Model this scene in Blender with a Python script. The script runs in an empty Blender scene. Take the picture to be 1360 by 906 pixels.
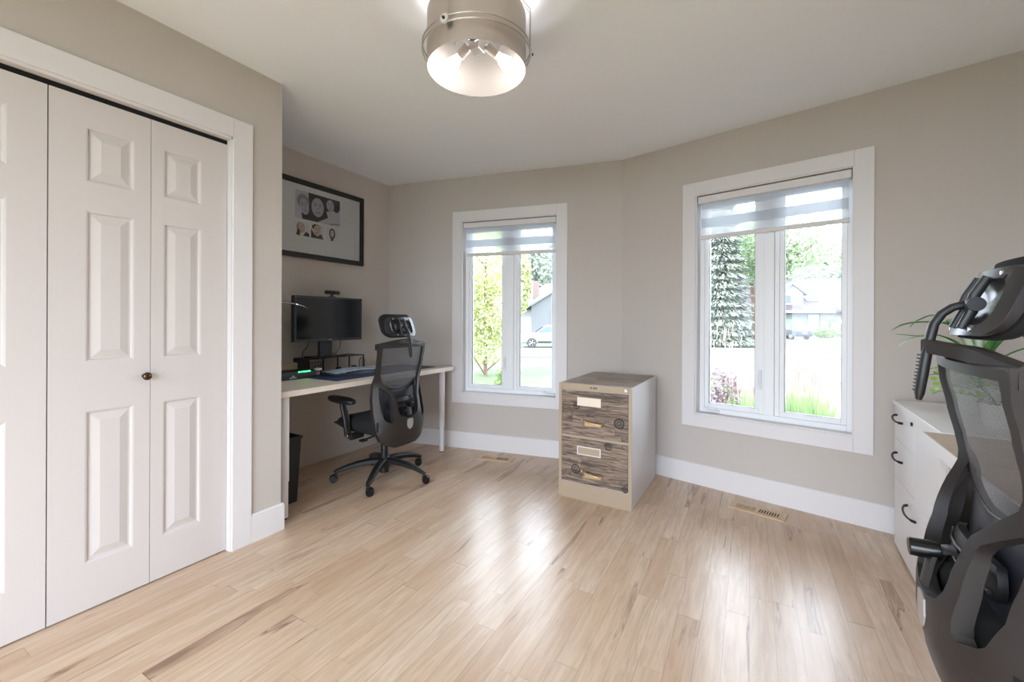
import bpy, bmesh, math, random
from mathutils import Vector, Matrix, Euler
from mathutils.geometry import delaunay_2d_cdt
PI = math.pi
random.seed(7)
col = bpy.context.scene.collection
sc = bpy.context.scene

# ------------------------------------------------------------------ helpers
def lin(c):
    return tuple(((x / 255) / 12.92 if x / 255 <= .04045 else ((x / 255 + .055) / 1.055) ** 2.4) for x in c) + (1,)

def mat(name, rgb, rough=.5, metal=0, spec=.5, bump=None, var=0, var_scale=6, trans=0, emit=None, coat=0, sub=0):
    m = bpy.data.materials.new(name); m.use_nodes = True
    nt = m.node_tree; b = nt.nodes['Principled BSDF']
    c = lin(rgb)
    b.inputs['Base Color'].default_value = c
    b.inputs['Roughness'].default_value = rough
    b.inputs['Metallic'].default_value = metal
    b.inputs['Specular IOR Level'].default_value = spec
    if coat: b.inputs['Coat Weight'].default_value = coat
    if trans: b.inputs['Transmission Weight'].default_value = trans
    if emit:
        b.inputs['Emission Color'].default_value = lin(emit[0]); b.inputs['Emission Strength'].default_value = emit[1]
    tc = nt.nodes.new('ShaderNodeTexCoord')
    if var:
        n = nt.nodes.new('ShaderNodeTexNoise'); n.inputs['Scale'].default_value = var_scale; n.inputs['Detail'].default_value = 4
        nt.links.new(tc.outputs['Object'], n.inputs['Vector'])
        r = nt.nodes.new('ShaderNodeValToRGB')
        r.color_ramp.elements[0].position = .3; r.color_ramp.elements[1].position = .7
        r.color_ramp.elements[0].color = tuple(x * (1 - var) for x in c[:3]) + (1,)
        r.color_ramp.elements[1].color = tuple(min(1, x * (1 + var)) for x in c[:3]) + (1,)
        nt.links.new(n.outputs['Fac'], r.inputs[0]); nt.links.new(r.outputs[0], b.inputs['Base Color'])
    if bump:
        n = nt.nodes.new('ShaderNodeTexNoise'); n.inputs['Scale'].default_value = bump[0]; n.inputs['Detail'].default_value = 3
        nt.links.new(tc.outputs['Object'], n.inputs['Vector'])
        bp = nt.nodes.new('ShaderNodeBump'); bp.inputs['Strength'].default_value = bump[1]; bp.inputs['Distance'].default_value = .002
        nt.links.new(n.outputs['Fac'], bp.inputs['Height']); nt.links.new(bp.outputs[0], b.inputs['Normal'])
    return m

class MB:
    def __init__(s): s.v = []; s.f = []
    def add(s, vs, fs, M=None):
        o = len(s.v)
        for p in vs:
            p = Vector(p); s.v.append(tuple(M @ p) if M else tuple(p))
        s.f += [tuple(i + o for i in f) for f in fs]; return s
    def box(s, a, b, M=None):
        x0, y0, z0 = a; x1, y1, z1 = b
        x0, x1 = sorted((x0, x1)); y0, y1 = sorted((y0, y1)); z0, z1 = sorted((z0, z1))
        return s.add([(x0,y0,z0),(x1,y0,z0),(x1,y1,z0),(x0,y1,z0),(x0,y0,z1),(x1,y0,z1),(x1,y1,z1),(x0,y1,z1)],
              [(0,3,2,1),(4,5,6,7),(0,1,5,4),(1,2,6,5),(2,3,7,6),(3,0,4,7)], M)
    def cyl(s, p, q, r0, r1=None, n=16, caps=True):
        r1 = r0 if r1 is None else r1
        p = Vector(p); q = Vector(q); d = (q - p).normalized()
        u = d.orthogonal().normalized(); w = d.cross(u)
        vs = []
        for c, r in ((p, r0), (q, r1)):
            for i in range(n):
                a = 2 * PI * i / n; vs.append(c + u * math.cos(a) * r + w * math.sin(a) * r)
        fs = [(i, (i + 1) % n, n + (i + 1) % n, n + i) for i in range(n)]
        if caps: fs += [tuple(range(n - 1, -1, -1)), tuple(range(n, 2 * n))]
        return s.add(vs, fs)
    def tube(s, pts, r, n=8, flat=None, up=None):
        """r: number or list; flat=(a,b) half sizes of an elliptical/rounded-rect section along (side, up)."""
        pts = [Vector(p) for p in pts]; N = len(pts)
        rs = r if isinstance(r, (list, tuple)) else [r] * N
        T = [(pts[min(i + 1, N - 1)] - pts[max(i - 1, 0)]).normalized() for i in range(N)]
        U = Vector(up).normalized() if up else T[0].orthogonal().normalized()
        vs = []; fs = []
        for i in range(N):
            U = (U - T[i] * U.dot(T[i]));
            if U.length < 1e-6: U = T[i].orthogonal()
            U.normalize(); S = T[i].cross(U)
            for k in range(n):
                a = 2 * PI * (k + .5) / n
                if flat:
                    ca, sa = math.cos(a), math.sin(a)
                    e = .6
                    x = math.copysign(abs(ca) ** e, ca) * flat[0] * rs[i]; y = math.copysign(abs(sa) ** e, sa) * flat[1] * rs[i]
                    vs.append(pts[i] + S * x + U * y)
                else:
                    vs.append(pts[i] + S * math.cos(a) * rs[i] + U * math.sin(a) * rs[i])
        for i in range(N - 1):
            for k in range(n):
                fs.append((i * n + k, i * n + (k + 1) % n, (i + 1) * n + (k + 1) % n, (i + 1) * n + k))
        fs += [tuple(range(n - 1, -1, -1)), tuple(range((N - 1) * n, N * n))]
        return s.add(vs, fs)
    def lathe(s, prof, c=(0, 0, 0), n=32, M=None):
        vs = []; fs = []
        for r, z in prof:
            for i in range(n):
                a = 2 * PI * i / n; vs.append((c[0] + r * math.cos(a), c[1] + r * math.sin(a), c[2] + z))
        for j in range(len(prof) - 1):
            for i in range(n):
                fs.append((j * n + i, j * n + (i + 1) % n, (j + 1) * n + (i + 1) % n, (j + 1) * n + i))
        return s.add(vs, fs, M)
    def sphere(s, c, r, n=14, M=None):
        rr = r if isinstance(r, (tuple, list)) else (r, r, r)
        vs = []; fs = []; m = n // 2
        for j in range(m + 1):
            t = PI * j / m
            for i in range(n):
                a = 2 * PI * i / n
                vs.append((c[0] + rr[0] * math.sin(t) * math.cos(a), c[1] + rr[1] * math.sin(t) * math.sin(a), c[2] + rr[2] * math.cos(t)))
        for j in range(m):
            for i in range(n):
                fs.append((j * n + i, (j + 1) * n + i, (j + 1) * n + (i + 1) % n, j * n + (i + 1) % n))
        return s.add(vs, fs, M)
    def prism(s, poly, f0, f1):
        """poly: 2D points; f0/f1 map (a,b)->3D for both sides"""
        n = len(poly); vs = [f0(*p) for p in poly] + [f1(*p) for p in poly]
        return s.add(vs, [tuple(range(n)), tuple(range(2 * n - 1, n - 1, -1))] + [(i, (i + 1) % n, n + (i + 1) % n, n + i) for i in range(n)])
    def plate(s, loops, thick, fmap, step=.02):
        """flat outline with holes -> thick curved plate. fmap(a,b,t)->3D"""
        pts = []; edges = []
        for L in loops:
            o = len(pts); pts += [Vector(p) for p in L]; edges += [(o + i, o + (i + 1) % len(L)) for i in range(len(L))]
        xs = [p[0] for p in loops[0]]; zs = [p[1] for p in loops[0]]
        def inside(x, y):
            c = False
            for L in loops:
                j = len(L) - 1
                for i in range(len(L)):
                    if (L[i][1] > y) != (L[j][1] > y) and x < (L[j][0] - L[i][0]) * (y - L[i][1]) / (L[j][1] - L[i][1]) + L[i][0]: c = not c
                    j = i
            return c
        a = min(xs)
        while a < max(xs):
            b = min(zs)
            while b < max(zs):
                if inside(a, b): pts.append(Vector((a, b)))
                b += step
            a += step
        V, E, F, *_ = delaunay_2d_cdt(pts, edges, [], 0, 1e-6)
        F = [f for f in F if inside(sum(V[i][0] for i in f) / len(f), sum(V[i][1] for i in f) / len(f))]
        n = len(V); cnt = {}
        for f in F:
            for i in range(len(f)):
                e = (f[i], f[(i + 1) % len(f)]); cnt[e] = 1
        side = [e for e in cnt if (e[1], e[0]) not in cnt]
        vs = [fmap(p[0], p[1], 0) for p in V] + [fmap(p[0], p[1], thick) for p in V]
        fs = [tuple(f) for f in F] + [tuple(n + i for i in reversed(f)) for f in F] + [(a, b, n + b, n + a)[::-1] for a, b in side]
        return s.add(vs, fs)
    def build(s, name, m, parent=None, bevel=0, smooth=None, loc=None, seg=2, subd=0, solid=0):
        me = bpy.data.meshes.new(name); me.from_pydata(s.v, [], s.f)
        bm = bmesh.new(); bm.from_mesh(me); bmesh.ops.recalc_face_normals(bm, faces=bm.faces); bm.to_mesh(me); bm.free()
        me.materials.append(m)
        if smooth is not None:
            me.shade_smooth()
            if smooth < 180: me.set_sharp_from_angle(angle=math.radians(smooth))
        o = bpy.data.objects.new(name, me); col.objects.link(o)
        if parent: o.parent = parent
        if loc: o.location = loc
        if solid:
            md = o.modifiers.new('s', 'SOLIDIFY'); md.thickness = solid; md.offset = 0
        if subd:
            md = o.modifiers.new('d', 'SUBSURF'); md.levels = subd; md.render_levels = subd
        if bevel:
            md = o.modifiers.new('b', 'BEVEL'); md.width = bevel; md.segments = seg; md.limit_method = 'ANGLE'; md.angle_limit = math.radians(35)
            if smooth is None:
                me.shade_smooth(); md.harden_normals = True
                me.set_sharp_from_angle(angle=math.radians(60))
        return o

def empty(name, loc=(0, 0, 0), rz=0):
    o = bpy.data.objects.new(name, None); col.objects.link(o); o.empty_display_size = .1
    o.location = loc; o.rotation_euler = (0, 0, rz); return o
def tag(o, label, cat, group=None, kind=None):
    o['label'] = label; o['category'] = cat
    if group: o['group'] = group
    if kind: o['kind'] = kind
    return o
def struct(o): o['kind'] = 'structure'; return o
def B(name, a, b, m, parent=None, bevel=0): return MB().box(a, b).build(name, m, parent, bevel)

# ------------------------------------------------------------------ materials
WALL = mat('greige_paint', (195, 188, 182), .75, spec=.3, bump=(900, .08), var=.015, var_scale=1.5)
TRIM = mat('white_trim_paint', (223, 220, 221), .45, bump=(300, .03))
CEIL = mat('ceiling_paint', (243, 247, 255), .9, spec=.2, bump=(500, .1))
DOORM = mat('white_door_paint', (208, 202, 200), .5, bump=(60, .06))
PVC = mat('white_pvc', (240, 242, 246), .35)
BLACKP = mat('black_plastic', (26, 26, 28), .42, bump=(600, .1))
BLACKG = mat('black_gloss_plastic', (16, 16, 18), .2)
SHELL = mat('charcoal_plastic', (40, 35, 34), .48, bump=(1200, .15))
STEEL = mat('brushed_steel', (185, 183, 180), .25, metal=1)
CHROME = mat('chrome', (210, 210, 212), .12, metal=1)
SILVERP = mat('silver_paint', (176, 172, 168), .4, metal=.35)
FOAM = mat('black_seat_fabric', (20, 20, 22), .9, bump=(1500, .4))
BRONZE = mat('bronze_knob', (92, 74, 58), .25, metal=1)
DARKV = mat('dark_void', (12, 11, 10), .9)

def new_mat(name):
    m = bpy.data.materials.new(name); m.use_nodes = True
    return m, m.node_tree, m.node_tree.nodes, m.node_tree.links, m.node_tree.nodes['Principled BSDF']
def math_node(nt, op, a, b=None, c=None):
    n = nt.nodes.new('ShaderNodeMath'); n.operation = op
    for i, x in enumerate((a, b, c)):
        if x is None: continue
        if isinstance(x, (int, float)): n.inputs[i].default_value = x
        else: nt.links.new(x, n.inputs[i])
    return n.outputs[0]
def ramp(nt, fac, stops):
    r = nt.nodes.new('ShaderNodeValToRGB'); e = r.color_ramp.elements
    while len(e) < len(stops): e.new(.5)
    for i, (p, c) in enumerate(stops): e[i].position = p; e[i].color = c if len(c) == 4 else tuple(c) + (1,)
    nt.links.new(fac, r.inputs[0]); return r.outputs[0]
def mixc(nt, fac, a, b, mode='MIX'):
    n = nt.nodes.new('ShaderNodeMix'); n.data_type = 'RGBA'; n.blend_type = mode
    for k, x in ((0, fac), (6, a), (7, b)):
        if isinstance(x, (int, float)): n.inputs[k].default_value = x
        elif isinstance(x, tuple): n.inputs[k].default_value = x
        else: nt.links.new(x, n.inputs[k])
    return n.outputs[2]

def plank_mat(name, w, L, tones, gr=.22, gcol=None, seamf=.32, seam=.0022, rough=.3, streak=.5, knots=True, axis='Y', gscale=1.0, seam_col=(70, 50, 38), streak_col=(96, 66, 48), bump=.15, coat=0, streak_t=.62):
    m, nt, N, K, bs = new_mat(name)
    tc = N.new('ShaderNodeTexCoord'); sp = N.new('ShaderNodeSeparateXYZ'); K.new(tc.outputs['Object'], sp.inputs[0])
    ax = {'X': 0, 'Y': 1, 'Z': 2}
    along = sp.outputs[ax[axis[0]]]; across = sp.outputs[ax[axis[1]]] if len(axis) > 1 else sp.outputs[0 if axis == 'Y' else 1]
    u = math_node(nt, 'DIVIDE', across, w); row = math_node(nt, 'FLOOR', u); fu = math_node(nt, 'FRACT', u)
    wn = N.new('ShaderNodeTexWhiteNoise'); wn.noise_dimensions = '1D'; K.new(row, wn.inputs['W'])
    v = math_node(nt, 'ADD', math_node(nt, 'DIVIDE', along, L), math_node(nt, 'MULTIPLY', wn.outputs['Value'], 13.7))
    # vary the board length a little
    v2 = math_node(nt, 'ADD', v, math_node(nt, 'MULTIPLY', math_node(nt, 'SINE', math_node(nt, 'MULTIPLY', v, 3.1)), .22))
    brd = math_node(nt, 'FLOOR', v2); fv = math_node(nt, 'FRACT', v2)
    cx = N.new('ShaderNodeCombineXYZ'); K.new(row, cx.inputs[0]); K.new(brd, cx.inputs[1])
    wb = N.new('ShaderNodeTexWhiteNoise'); wb.noise_dimensions = '2D'; K.new(cx.outputs[0], wb.inputs['Vector'])
    tone = ramp(nt, wb.outputs['Value'], [(i / (len(tones) - 1), lin(t)) for i, t in enumerate(tones)])
    # grain coordinates, shifted per board
    g = N.new('ShaderNodeCombineXYZ')
    K.new(math_node(nt, 'ADD', across, math_node(nt, 'MULTIPLY', wb.outputs['Value'], 31.0)), g.inputs[0])
    K.new(math_node(nt, 'MULTIPLY', along, .09), g.inputs[1]); K.new(math_node(nt, 'MULTIPLY', wb.outputs['Value'], 57.0), g.inputs[2])
    n1 = N.new('ShaderNodeTexNoise'); n1.inputs['Scale'].default_value = 38 * gscale; n1.inputs['Detail'].default_value = 6; n1.inputs['Roughness'].default_value = .65
    n1.inputs['Distortion'].default_value = .6; K.new(g.outputs[0], n1.inputs['Vector'])
    n2 = N.new('ShaderNodeTexNoise'); n2.inputs['Scale'].default_value = 9 * gscale; n2.inputs['Detail'].default_value = 3; n2.inputs['Distortion'].default_value = 1.2
    K.new(g.outputs[0], n2.inputs['Vector'])
    c1 = mixc(nt, ramp(nt, n1.outputs['Fac'], [(.35, (0, 0, 0)), (.66, (gr, gr, gr))]), tone, lin(gcol or tuple(int(x * .80) for x in tones[0])))
    # dark mineral streaks on some boards
    sel = math_node(nt, 'GREATER_THAN', wb.outputs['Color'], .0) if False else None
    sc2 = N.new('ShaderNodeSeparateColor'); K.new(wb.outputs['Color'], sc2.inputs[0])
    pick = ramp(nt, sc2.outputs[1], [(.45, (0, 0, 0)), (.75, (1, 1, 1))])
    st = ramp(nt, n2.outputs['Fac'], [(streak_t, (0, 0, 0)), (streak_t + .04, (.8, .8, .8)), (streak_t + .05, (.15, .15, .15)), (streak_t + .13, (.75, .75, .75))])
    sf = math_node(nt, 'MULTIPLY', math_node(nt, 'MULTIPLY', pick, st), streak)
    c2 = mixc(nt, sf, c1, lin(streak_col))
    # seams
    e1 = math_node(nt, 'LESS_THAN', fu, seam / w); e2 = math_node(nt, 'LESS_THAN', fv, seam * .9 / L)
    e = math_node(nt, 'MAXIMUM', e1, e2)
    c3 = mixc(nt, math_node(nt, 'MULTIPLY', e, seamf), c2, lin(seam_col))
    K.new(c3, bs.inputs['Base Color'])
    K.new(math_node(nt, 'ADD', math_node(nt, 'MULTIPLY', n1.outputs['Fac'], .12), rough), bs.inputs['Roughness'])
    if coat: bs.inputs['Coat Weight'].default_value = coat; bs.inputs['Coat Roughness'].default_value = .2
    bp = N.new('ShaderNodeBump'); bp.inputs['Strength'].default_value = bump; bp.inputs['Distance'].default_value = .001
    K.new(math_node(nt, 'SUBTRACT', n1.outputs['Fac'], e), bp.inputs['Height']); K.new(bp.outputs[0], bs.inputs['Normal'])
    return m

FLOOR = plank_mat('maple_floorboards', .082, .72, [(201, 174, 148), (213, 190, 166), (207, 181, 155), (216, 196, 174), (197, 168, 140), (210, 187, 162)], .55, (172, 138, 108), .3, rough=.25, streak=.95, bump=.05, coat=.18, streak_t=.585, gscale=1.25, streak_col=(104, 70, 48))
BIRCH = plank_mat('pale_birch_laminate', .3, 5, [(216, 204, 190), (222, 210, 197)], seam=0, rough=.4, streak=.12, bump=.03, gscale=1.2, streak_col=(150, 125, 105))
RUSTIC = plank_mat('rustic_wood_wallpaper', .062, 1.3, [(158, 136, 118), (170, 150, 132), (150, 128, 110), (178, 160, 144)], .95, (58, 44, 36), .8, seam=.0025, rough=.5, streak=1.0, axis='XZ', bump=.1, gscale=2.6, seam_col=(34, 26, 22), streak_col=(50, 38, 30), streak_t=.50)
RUSTICT = plank_mat('rustic_wood_wallpaper_top', .08, 1.3, [(176, 162, 152), (190, 178, 168), (166, 148, 136), (196, 186, 180)], .8, (84, 68, 58), .7, seam=.003, rough=.4, streak=.8, axis='XY', bump=.05, gscale=2.0, seam_col=(40, 30, 26), streak_col=(66, 52, 46), streak_t=.55)
VENTW = plank_mat('oak_register', .5, 5, [(205, 176, 142), (210, 182, 150)], seam=0, rough=.35, streak=.2)
DESKW = plank_mat('greige_wood_top', .11, 3, [(192, 172, 154), (203, 185, 168)], seam=0, rough=.4, streak=.3, axis='Y')
CABBEIGE = mat('beige_enamel_shaded', (172, 154, 132), .38)  # cabinet enamel with the shade on its front put into the tone
CABSIDE = mat('beige_enamel_lit', (208, 207, 208), .38)  # same enamel, paler: window light on the side put into the colour

def glass_mat(name, tint=(1, 1, 1), refl=.06):
    m, nt, N, K, bs = new_mat(name); N.remove(bs)
    out = N['Material Output']; t = N.new('ShaderNodeBsdfTransparent'); t.inputs[0].default_value = tint + (1,)
    g = N.new('ShaderNodeBsdfGlossy'); g.inputs['Roughness'].default_value = .02
    f = N.new('ShaderNodeFresnel'); f.inputs[0].default_value = 1.35
    x = N.new('ShaderNodeMixShader'); K.new(f.outputs[0], x.inputs[0]); K.new(t.outputs[0], x.inputs[1]); K.new(g.outputs[0], x.inputs[2])
    K.new(x.outputs[0], out.inputs[0]); return m
GLASS = glass_mat('window_glass', (.98, .98, .98))
CLEARG = glass_mat('clear_glass', (.97, .98, .98))

def sheer_mat(name, rgb, opacity, transl):
    m, nt, N, K, bs = new_mat(name); N.remove(bs); out = N['Material Output']
    t = N.new('ShaderNodeBsdfTransparent'); d = N.new('ShaderNodeBsdfDiffuse'); d.inputs[0].default_value = lin(rgb)
    l = N.new('ShaderNodeBsdfTranslucent'); l.inputs[0].default_value = lin(rgb)
    a = N.new('ShaderNodeMixShader'); a.inputs[0].default_value = transl; K.new(d.outputs[0], a.inputs[1]); K.new(l.outputs[0], a.inputs[2])
    b = N.new('ShaderNodeMixShader'); b.inputs[0].default_value = opacity; K.new(t.outputs[0], b.inputs[1]); K.new(a.outputs[0], b.inputs[2])
    K.new(b.outputs[0], out.inputs[0]); return m
SHEER = sheer_mat('sheer_band', (236, 240, 246), .60, .30)
OPAQ = sheer_mat('opaque_band', (200, 208, 220), .985, .20)

def mesh_fabric():
    m, nt, N, K, bs = new_mat('chair_mesh_weave'); out = N['Material Output']
    bs.inputs['Base Color'].default_value = lin((84, 84, 88)); bs.inputs['Roughness'].default_value = .5
    tc = N.new('ShaderNodeTexCoord'); sp = N.new('ShaderNodeSeparateXYZ'); K.new(tc.outputs['UV'], sp.inputs[0])
    a = math_node(nt, 'FRACT', math_node(nt, 'DIVIDE', sp.outputs[0], .0046)); b = math_node(nt, 'FRACT', math_node(nt, 'DIVIDE', sp.outputs[1], .0036))
    hole = math_node(nt, 'MULTIPLY', math_node(nt, 'GREATER_THAN', a, .44), math_node(nt, 'GREATER_THAN', b, .44))
    t = N.new('ShaderNodeBsdfTransparent'); x = N.new('ShaderNodeMixShader')
    K.new(math_node(nt, 'MULTIPLY', hole, .70), x.inputs[0]); K.new(bs.outputs[0], x.inputs[1]); K.new(t.outputs[0], x.inputs[2]); K.new(x.outputs[0], out.inputs[0])
    return m
MESHM = mesh_fabric()

# ------------------------------------------------------------------ camera
H_CAM = 1.151; YAW = .51132; F_PX = 564.7
cam = bpy.data.cameras.new('camera'); co = bpy.data.objects.new('camera', cam); col.objects.link(co); sc.camera = co
cam.sensor_fit = 'HORIZONTAL'; cam.sensor_width = 36; cam.lens = F_PX / 1360 * 36
cam.shift_y = -(453 - 425.69) / 1360; cam.clip_start = .02; cam.clip_end = 500
co.location = (0, 0, H_CAM)
co.matrix_world = Matrix.Translation((0, 0, H_CAM)) @ Matrix.Rotation(YAW, 4, 'Z') @ Matrix.Rotation(PI / 2, 4, 'X') @ Matrix.Rotation(.00423, 4, 'Z')

# ------------------------------------------------------------------ room shell
XL = -2.2432; XA = -3.034; CX, CY = -.8977, 3.398; TH = .22506; TB = .19034; HC = 2.44
AL = 1.415
R3 = Vector((math.cos(TH), -math.sin(TH), 0)); O3 = Vector((math.sin(TH), math.cos(TH), 0))
R2 = Vector((math.cos(TB), math.sin(TB), 0)); O2 = Vector((-math.sin(TB), math.cos(TB), 0))
C = Vector((CX, CY, 0))
ACX = XA; LB = (CX - XA) / math.cos(TB)
XR = 1.30; RA = math.radians(2.9); YB = -1.5

fl = MB(); fl.add([(-3.2, YB - .1, 0), (1.6, YB - .1, 0), (1.6, 3.9, 0), (-3.2, 3.9, 0)], [(0, 1, 2, 3)])
# floor polygon follows the room outline
def at3(s, o=0, z=0): p = C + R3 * s + O3 * o; return (p.x, p.y, z)
def at2(s, o=0, z=0): p = C - R2 * s + O2 * o; return (p.x, p.y, z)
poly = [(XA - .12, YB - .1), (1.5, YB - .1), (1.5, at3(2.5)[1] + .0), at3(2.45, .1)[:2], at3(0, .1)[:2], at2(LB + .1, .1)[:2]]
f = MB().prism(poly, lambda a, b: (a, b, 0), lambda a, b: (a, b, -.12)).build('floor', FLOOR); struct(f)
f = MB().prism(poly, lambda a, b: (a, b, HC), lambda a, b: (a, b, HC + .12)).build('ceiling', CEIL); struct(f)

def wall_with_hole(name, M, x0, x1, h, hole, t, mat_):
    mb = MB()
    if hole:
        a, b, z0, z1 = hole
        mb.box((x0, 0, 0), (a, t, h)); mb.box((b, 0, 0), (x1, t, h))
        if z0 > 0: mb.box((a, 0, 0), (b, t, z0))
        mb.box((a, 0, z1), (b, t, h))
    else: mb.box((x0, 0, 0), (x1, t, h))
    o = mb.build(name, mat_); o.matrix_world = M; return struct(o)
def frameM(loc, rz): return Matrix.Translation(loc) @ Matrix.Rotation(rz, 4, 'Z')
W2S = .969; W3S = 1.010
M2 = frameM((CX, CY, 0), TB); M3 = frameM((CX, CY, 0), -TH)
WH = (.439, .497, 2.043)
wall_with_hole('wall_back', M2, -LB, 0.0, HC, (-W2S - WH[0], -W2S + WH[0], WH[1], WH[2]), .16, WALL)
wall_with_hole('wall_window', M3, 0, 2.42, HC, (W3S - WH[0], W3S + WH[0], WH[1], WH[2]), .16, WALL)
f = MB().prism([(0, 0), (-.0305, .157), (.0357, .156)], lambda a, b: (CX + a, CY + b, 0), lambda a, b: (CX + a, CY + b, HC)).build('wall_corner', WALL); struct(f)
struct(B('wall_alcove', (XA - .12, AL, 0), (XA, 3.05, HC), WALL))
struct(B('wall_closet_rear', (XA - .12, YB, 0), (XA, AL, HC), WALL))
# closet wall with the opening for the bifold doors
OY0, OY1, OZ = -.105, 1.158, 2.052
mb = MB(); mb.box((XL - .1, OY1, 0), (XL, AL, HC)); mb.box((XL - .1, YB, 0), (XL, OY0, HC)); mb.box((XL - .1, OY0, OZ), (XL, OY1, HC))
struct(mb.build('wall_left', WALL))
struct(B('wall_alcove_side', (XA, AL - .1, 0), (XL - .1, AL, HC), WALL))
# right wall and the wall behind the camera
p3 = at3(2.36)
mb = MB(); d = Vector((-math.sin(RA), -math.cos(RA))); n = Vector((math.cos(RA), -math.sin(RA)))
a0 = Vector(at3(2.30)[:2]); ln = 4.6
mb.prism([tuple(a0), tuple(a0 + d * ln), tuple(a0 + d * ln + n * .12), tuple(a0 + n * .12)], lambda a, b: (a, b, 0), lambda a, b: (a, b, HC))
struct(mb.build('wall_right', WALL))
mb = MB(); mb.box((XA, YB - .1, 0), (-1.7, YB, HC)); mb.box((.5, YB - .1, 0), (1.5, YB, HC)); mb.box((-1.7, YB - .1, 2.05), (.5, YB, HC))  # unseen wide opening, added to let sky light fill the room
struct(mb.build('wall_rear', WALL))

# baseboards
def base_prof(h=.145, t=.013): return [(0, 0), (-t, 0), (-t, h - .006), (-t + .005, h), (0, h)]
def baseboard(name, M, x0, x1):
    pr_ = base_prof(); n = len(pr_)
    vs = [(x0, p[0], p[1]) for p in pr_] + [(x1, p[0], p[1]) for p in pr_]
    o = MB().add(vs, [tuple(range(n)), tuple(range(2 * n - 1, n - 1, -1))] + [(i, (i + 1) % n, n + (i + 1) % n, n + i) for i in range(n)]).build(name, TRIM)
    o.matrix_world = M; return struct(o)
baseboard('baseboard_back', M2, -LB, 0)
baseboard('baseboard_window', M3, 0, 2.3)
baseboard('baseboard_left', frameM((XL, AL, 0), PI / 2), -(AL - 1.251), 0)
baseboard('baseboard_alcove_side', frameM((XL + .013, AL, 0), PI), 0, .80)
# thin gap line under the baseboards is kept by their square lower edge

# closet door casing, header, jambs, track
mb = MB(); T = .014
mb.box((XL, OY1, 0), (XL + T, OY1 + .093, OZ + .093)); mb.box((XL, OY0 - .093, 0), (XL + T, OY0, OZ + .093)); mb.box((XL, OY0, OZ), (XL + T, OY1, OZ + .093))
struct(mb.build('trim_1', TRIM, bevel=.002))
mb = MB(); mb.box((XL - .1, OY1 - .006, 0), (XL + .003, OY1 + .001, OZ)); mb.box((XL - .1, OY0 - .001, 0), (XL + .003, OY0 + .006, OZ)); mb.box((XL - .1, OY0, OZ - .012), (XL + .003, OY1, OZ + .001))
struct(mb.build('trim_2', TRIM))
o = B('door_track', (XL - .062, OY0 + .006, OZ - .03), (XL - .035, OY1 - .006, OZ - .012), DARKV); struct(o)
o = B('door_pivot_bracket', (XL - .06, OY1 - .05, 0), (XL - .035, OY1 - .007, .008), STEEL); struct(o)

def raised_leaf(w, h, panels, t=.03):
    """front face toward +x, y from 0..w, z 0..h; panels: (y0,y1,z0,z1)"""
    mb = MB(); y0, y1 = panels[0][0], panels[0][1]
    def quad(a, b, c, d): mb.add([a, b, c, d], [(0, 1, 2, 3)])
    def rect(ya, yb, za, zb, x=0): quad((x, ya, za), (x, yb, za), (x, yb, zb), (x, ya, zb))
    ps = sorted(panels, key=lambda p: p[2])
    rect(0, y0, 0, h); rect(y1, w, 0, h)
    z = 0
    for p in ps:
        rect(y0, y1, z, p[2]); z = p[3]
    rect(y0, y1, z, h)
    for p in ps:
        rings = [(0, 0), (.006, -.002), (.010, -.009), (.016, -.009), (.042, -.001), (.045, 0)]
        prev = None
        for ins, x in rings:
            r = [(x, p[0] + ins, p[2] + ins), (x, p[1] - ins, p[2] + ins), (x, p[1] - ins, p[3] - ins), (x, p[0] + ins, p[3] - ins)]
            if prev:
                for i in range(4): quad(prev[i], prev[(i + 1) % 4], r[(i + 1) % 4], r[i])
            prev = r
        quad(*prev)
    # back and edges
    quad((-t, 0, 0), (-t, w, 0), (-t, w, h), (-t, 0, h))
    quad((0, 0, 0), (-t, 0, 0), (-t, 0, h), (0, 0, h)); quad((0, w, 0), (-t, w, 0), (-t, w, h), (0, w, h))
    quad((0, 0, 0), (0, w, 0), (-t, w, 0), (-t, 0, 0)); quad((0, 0, h), (0, w, h), (-t, w, h), (-t, 0, h))
    bm = bmesh.new(); me = bpy.data.meshes.new('t'); me.from_pydata(mb.v, [], mb.f); bm.from_mesh(me)
    bmesh.ops.remove_doubles(bm, verts=bm.verts, dist=1e-5)
    out = MB(); bm.verts.ensure_lookup_table(); out.v = [tuple(v.co) for v in bm.verts]; out.f = [tuple(v.index for v in f.verts) for f in bm.faces]; bm.free()
    return out
ZP = [(.188, .788), (.98, 1.577), (1.69, 1.905)]
def bifold(name, y0, y1, leaves, knob_y):
    e = empty(name, (XL - .03, y0, .006)); struct(e)
    for (a, b, pa, pb, nm) in leaves:
        lf = raised_leaf(b - a, 2.012, [(pa - a, pb - a, z0 - .006, z1 - .006) for z0, z1 in ZP]).build(nm, DOORM, e)
        lf.location = (0, a - y0, 0)
    k = MB().lathe([(.010, 0), (.010, .004), (.006, .008), (.006, .016), (.014, .022), (.017, .028), (.015, .034), (.008, .038), (0, .039)], n=24).build('knob', BRONZE, e, smooth=50)
    k.rotation_euler = (0, PI / 2, 0); k.location = (0, knob_y - y0, .90)
    k['label'] = 'round bronze knob'
    return e
bifold('door_1', .533, 1.150, [(.533, .841, .635, .786, 'door_leaf'), (.843, 1.150, .888, 1.037, 'door_leaf')], .822)
bifold('door_2', -.098, .529, [(-.098, .213, -.01, .14, 'door_leaf'), (.215, .5295, .283, .431, 'door_leaf')], .24)

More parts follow.
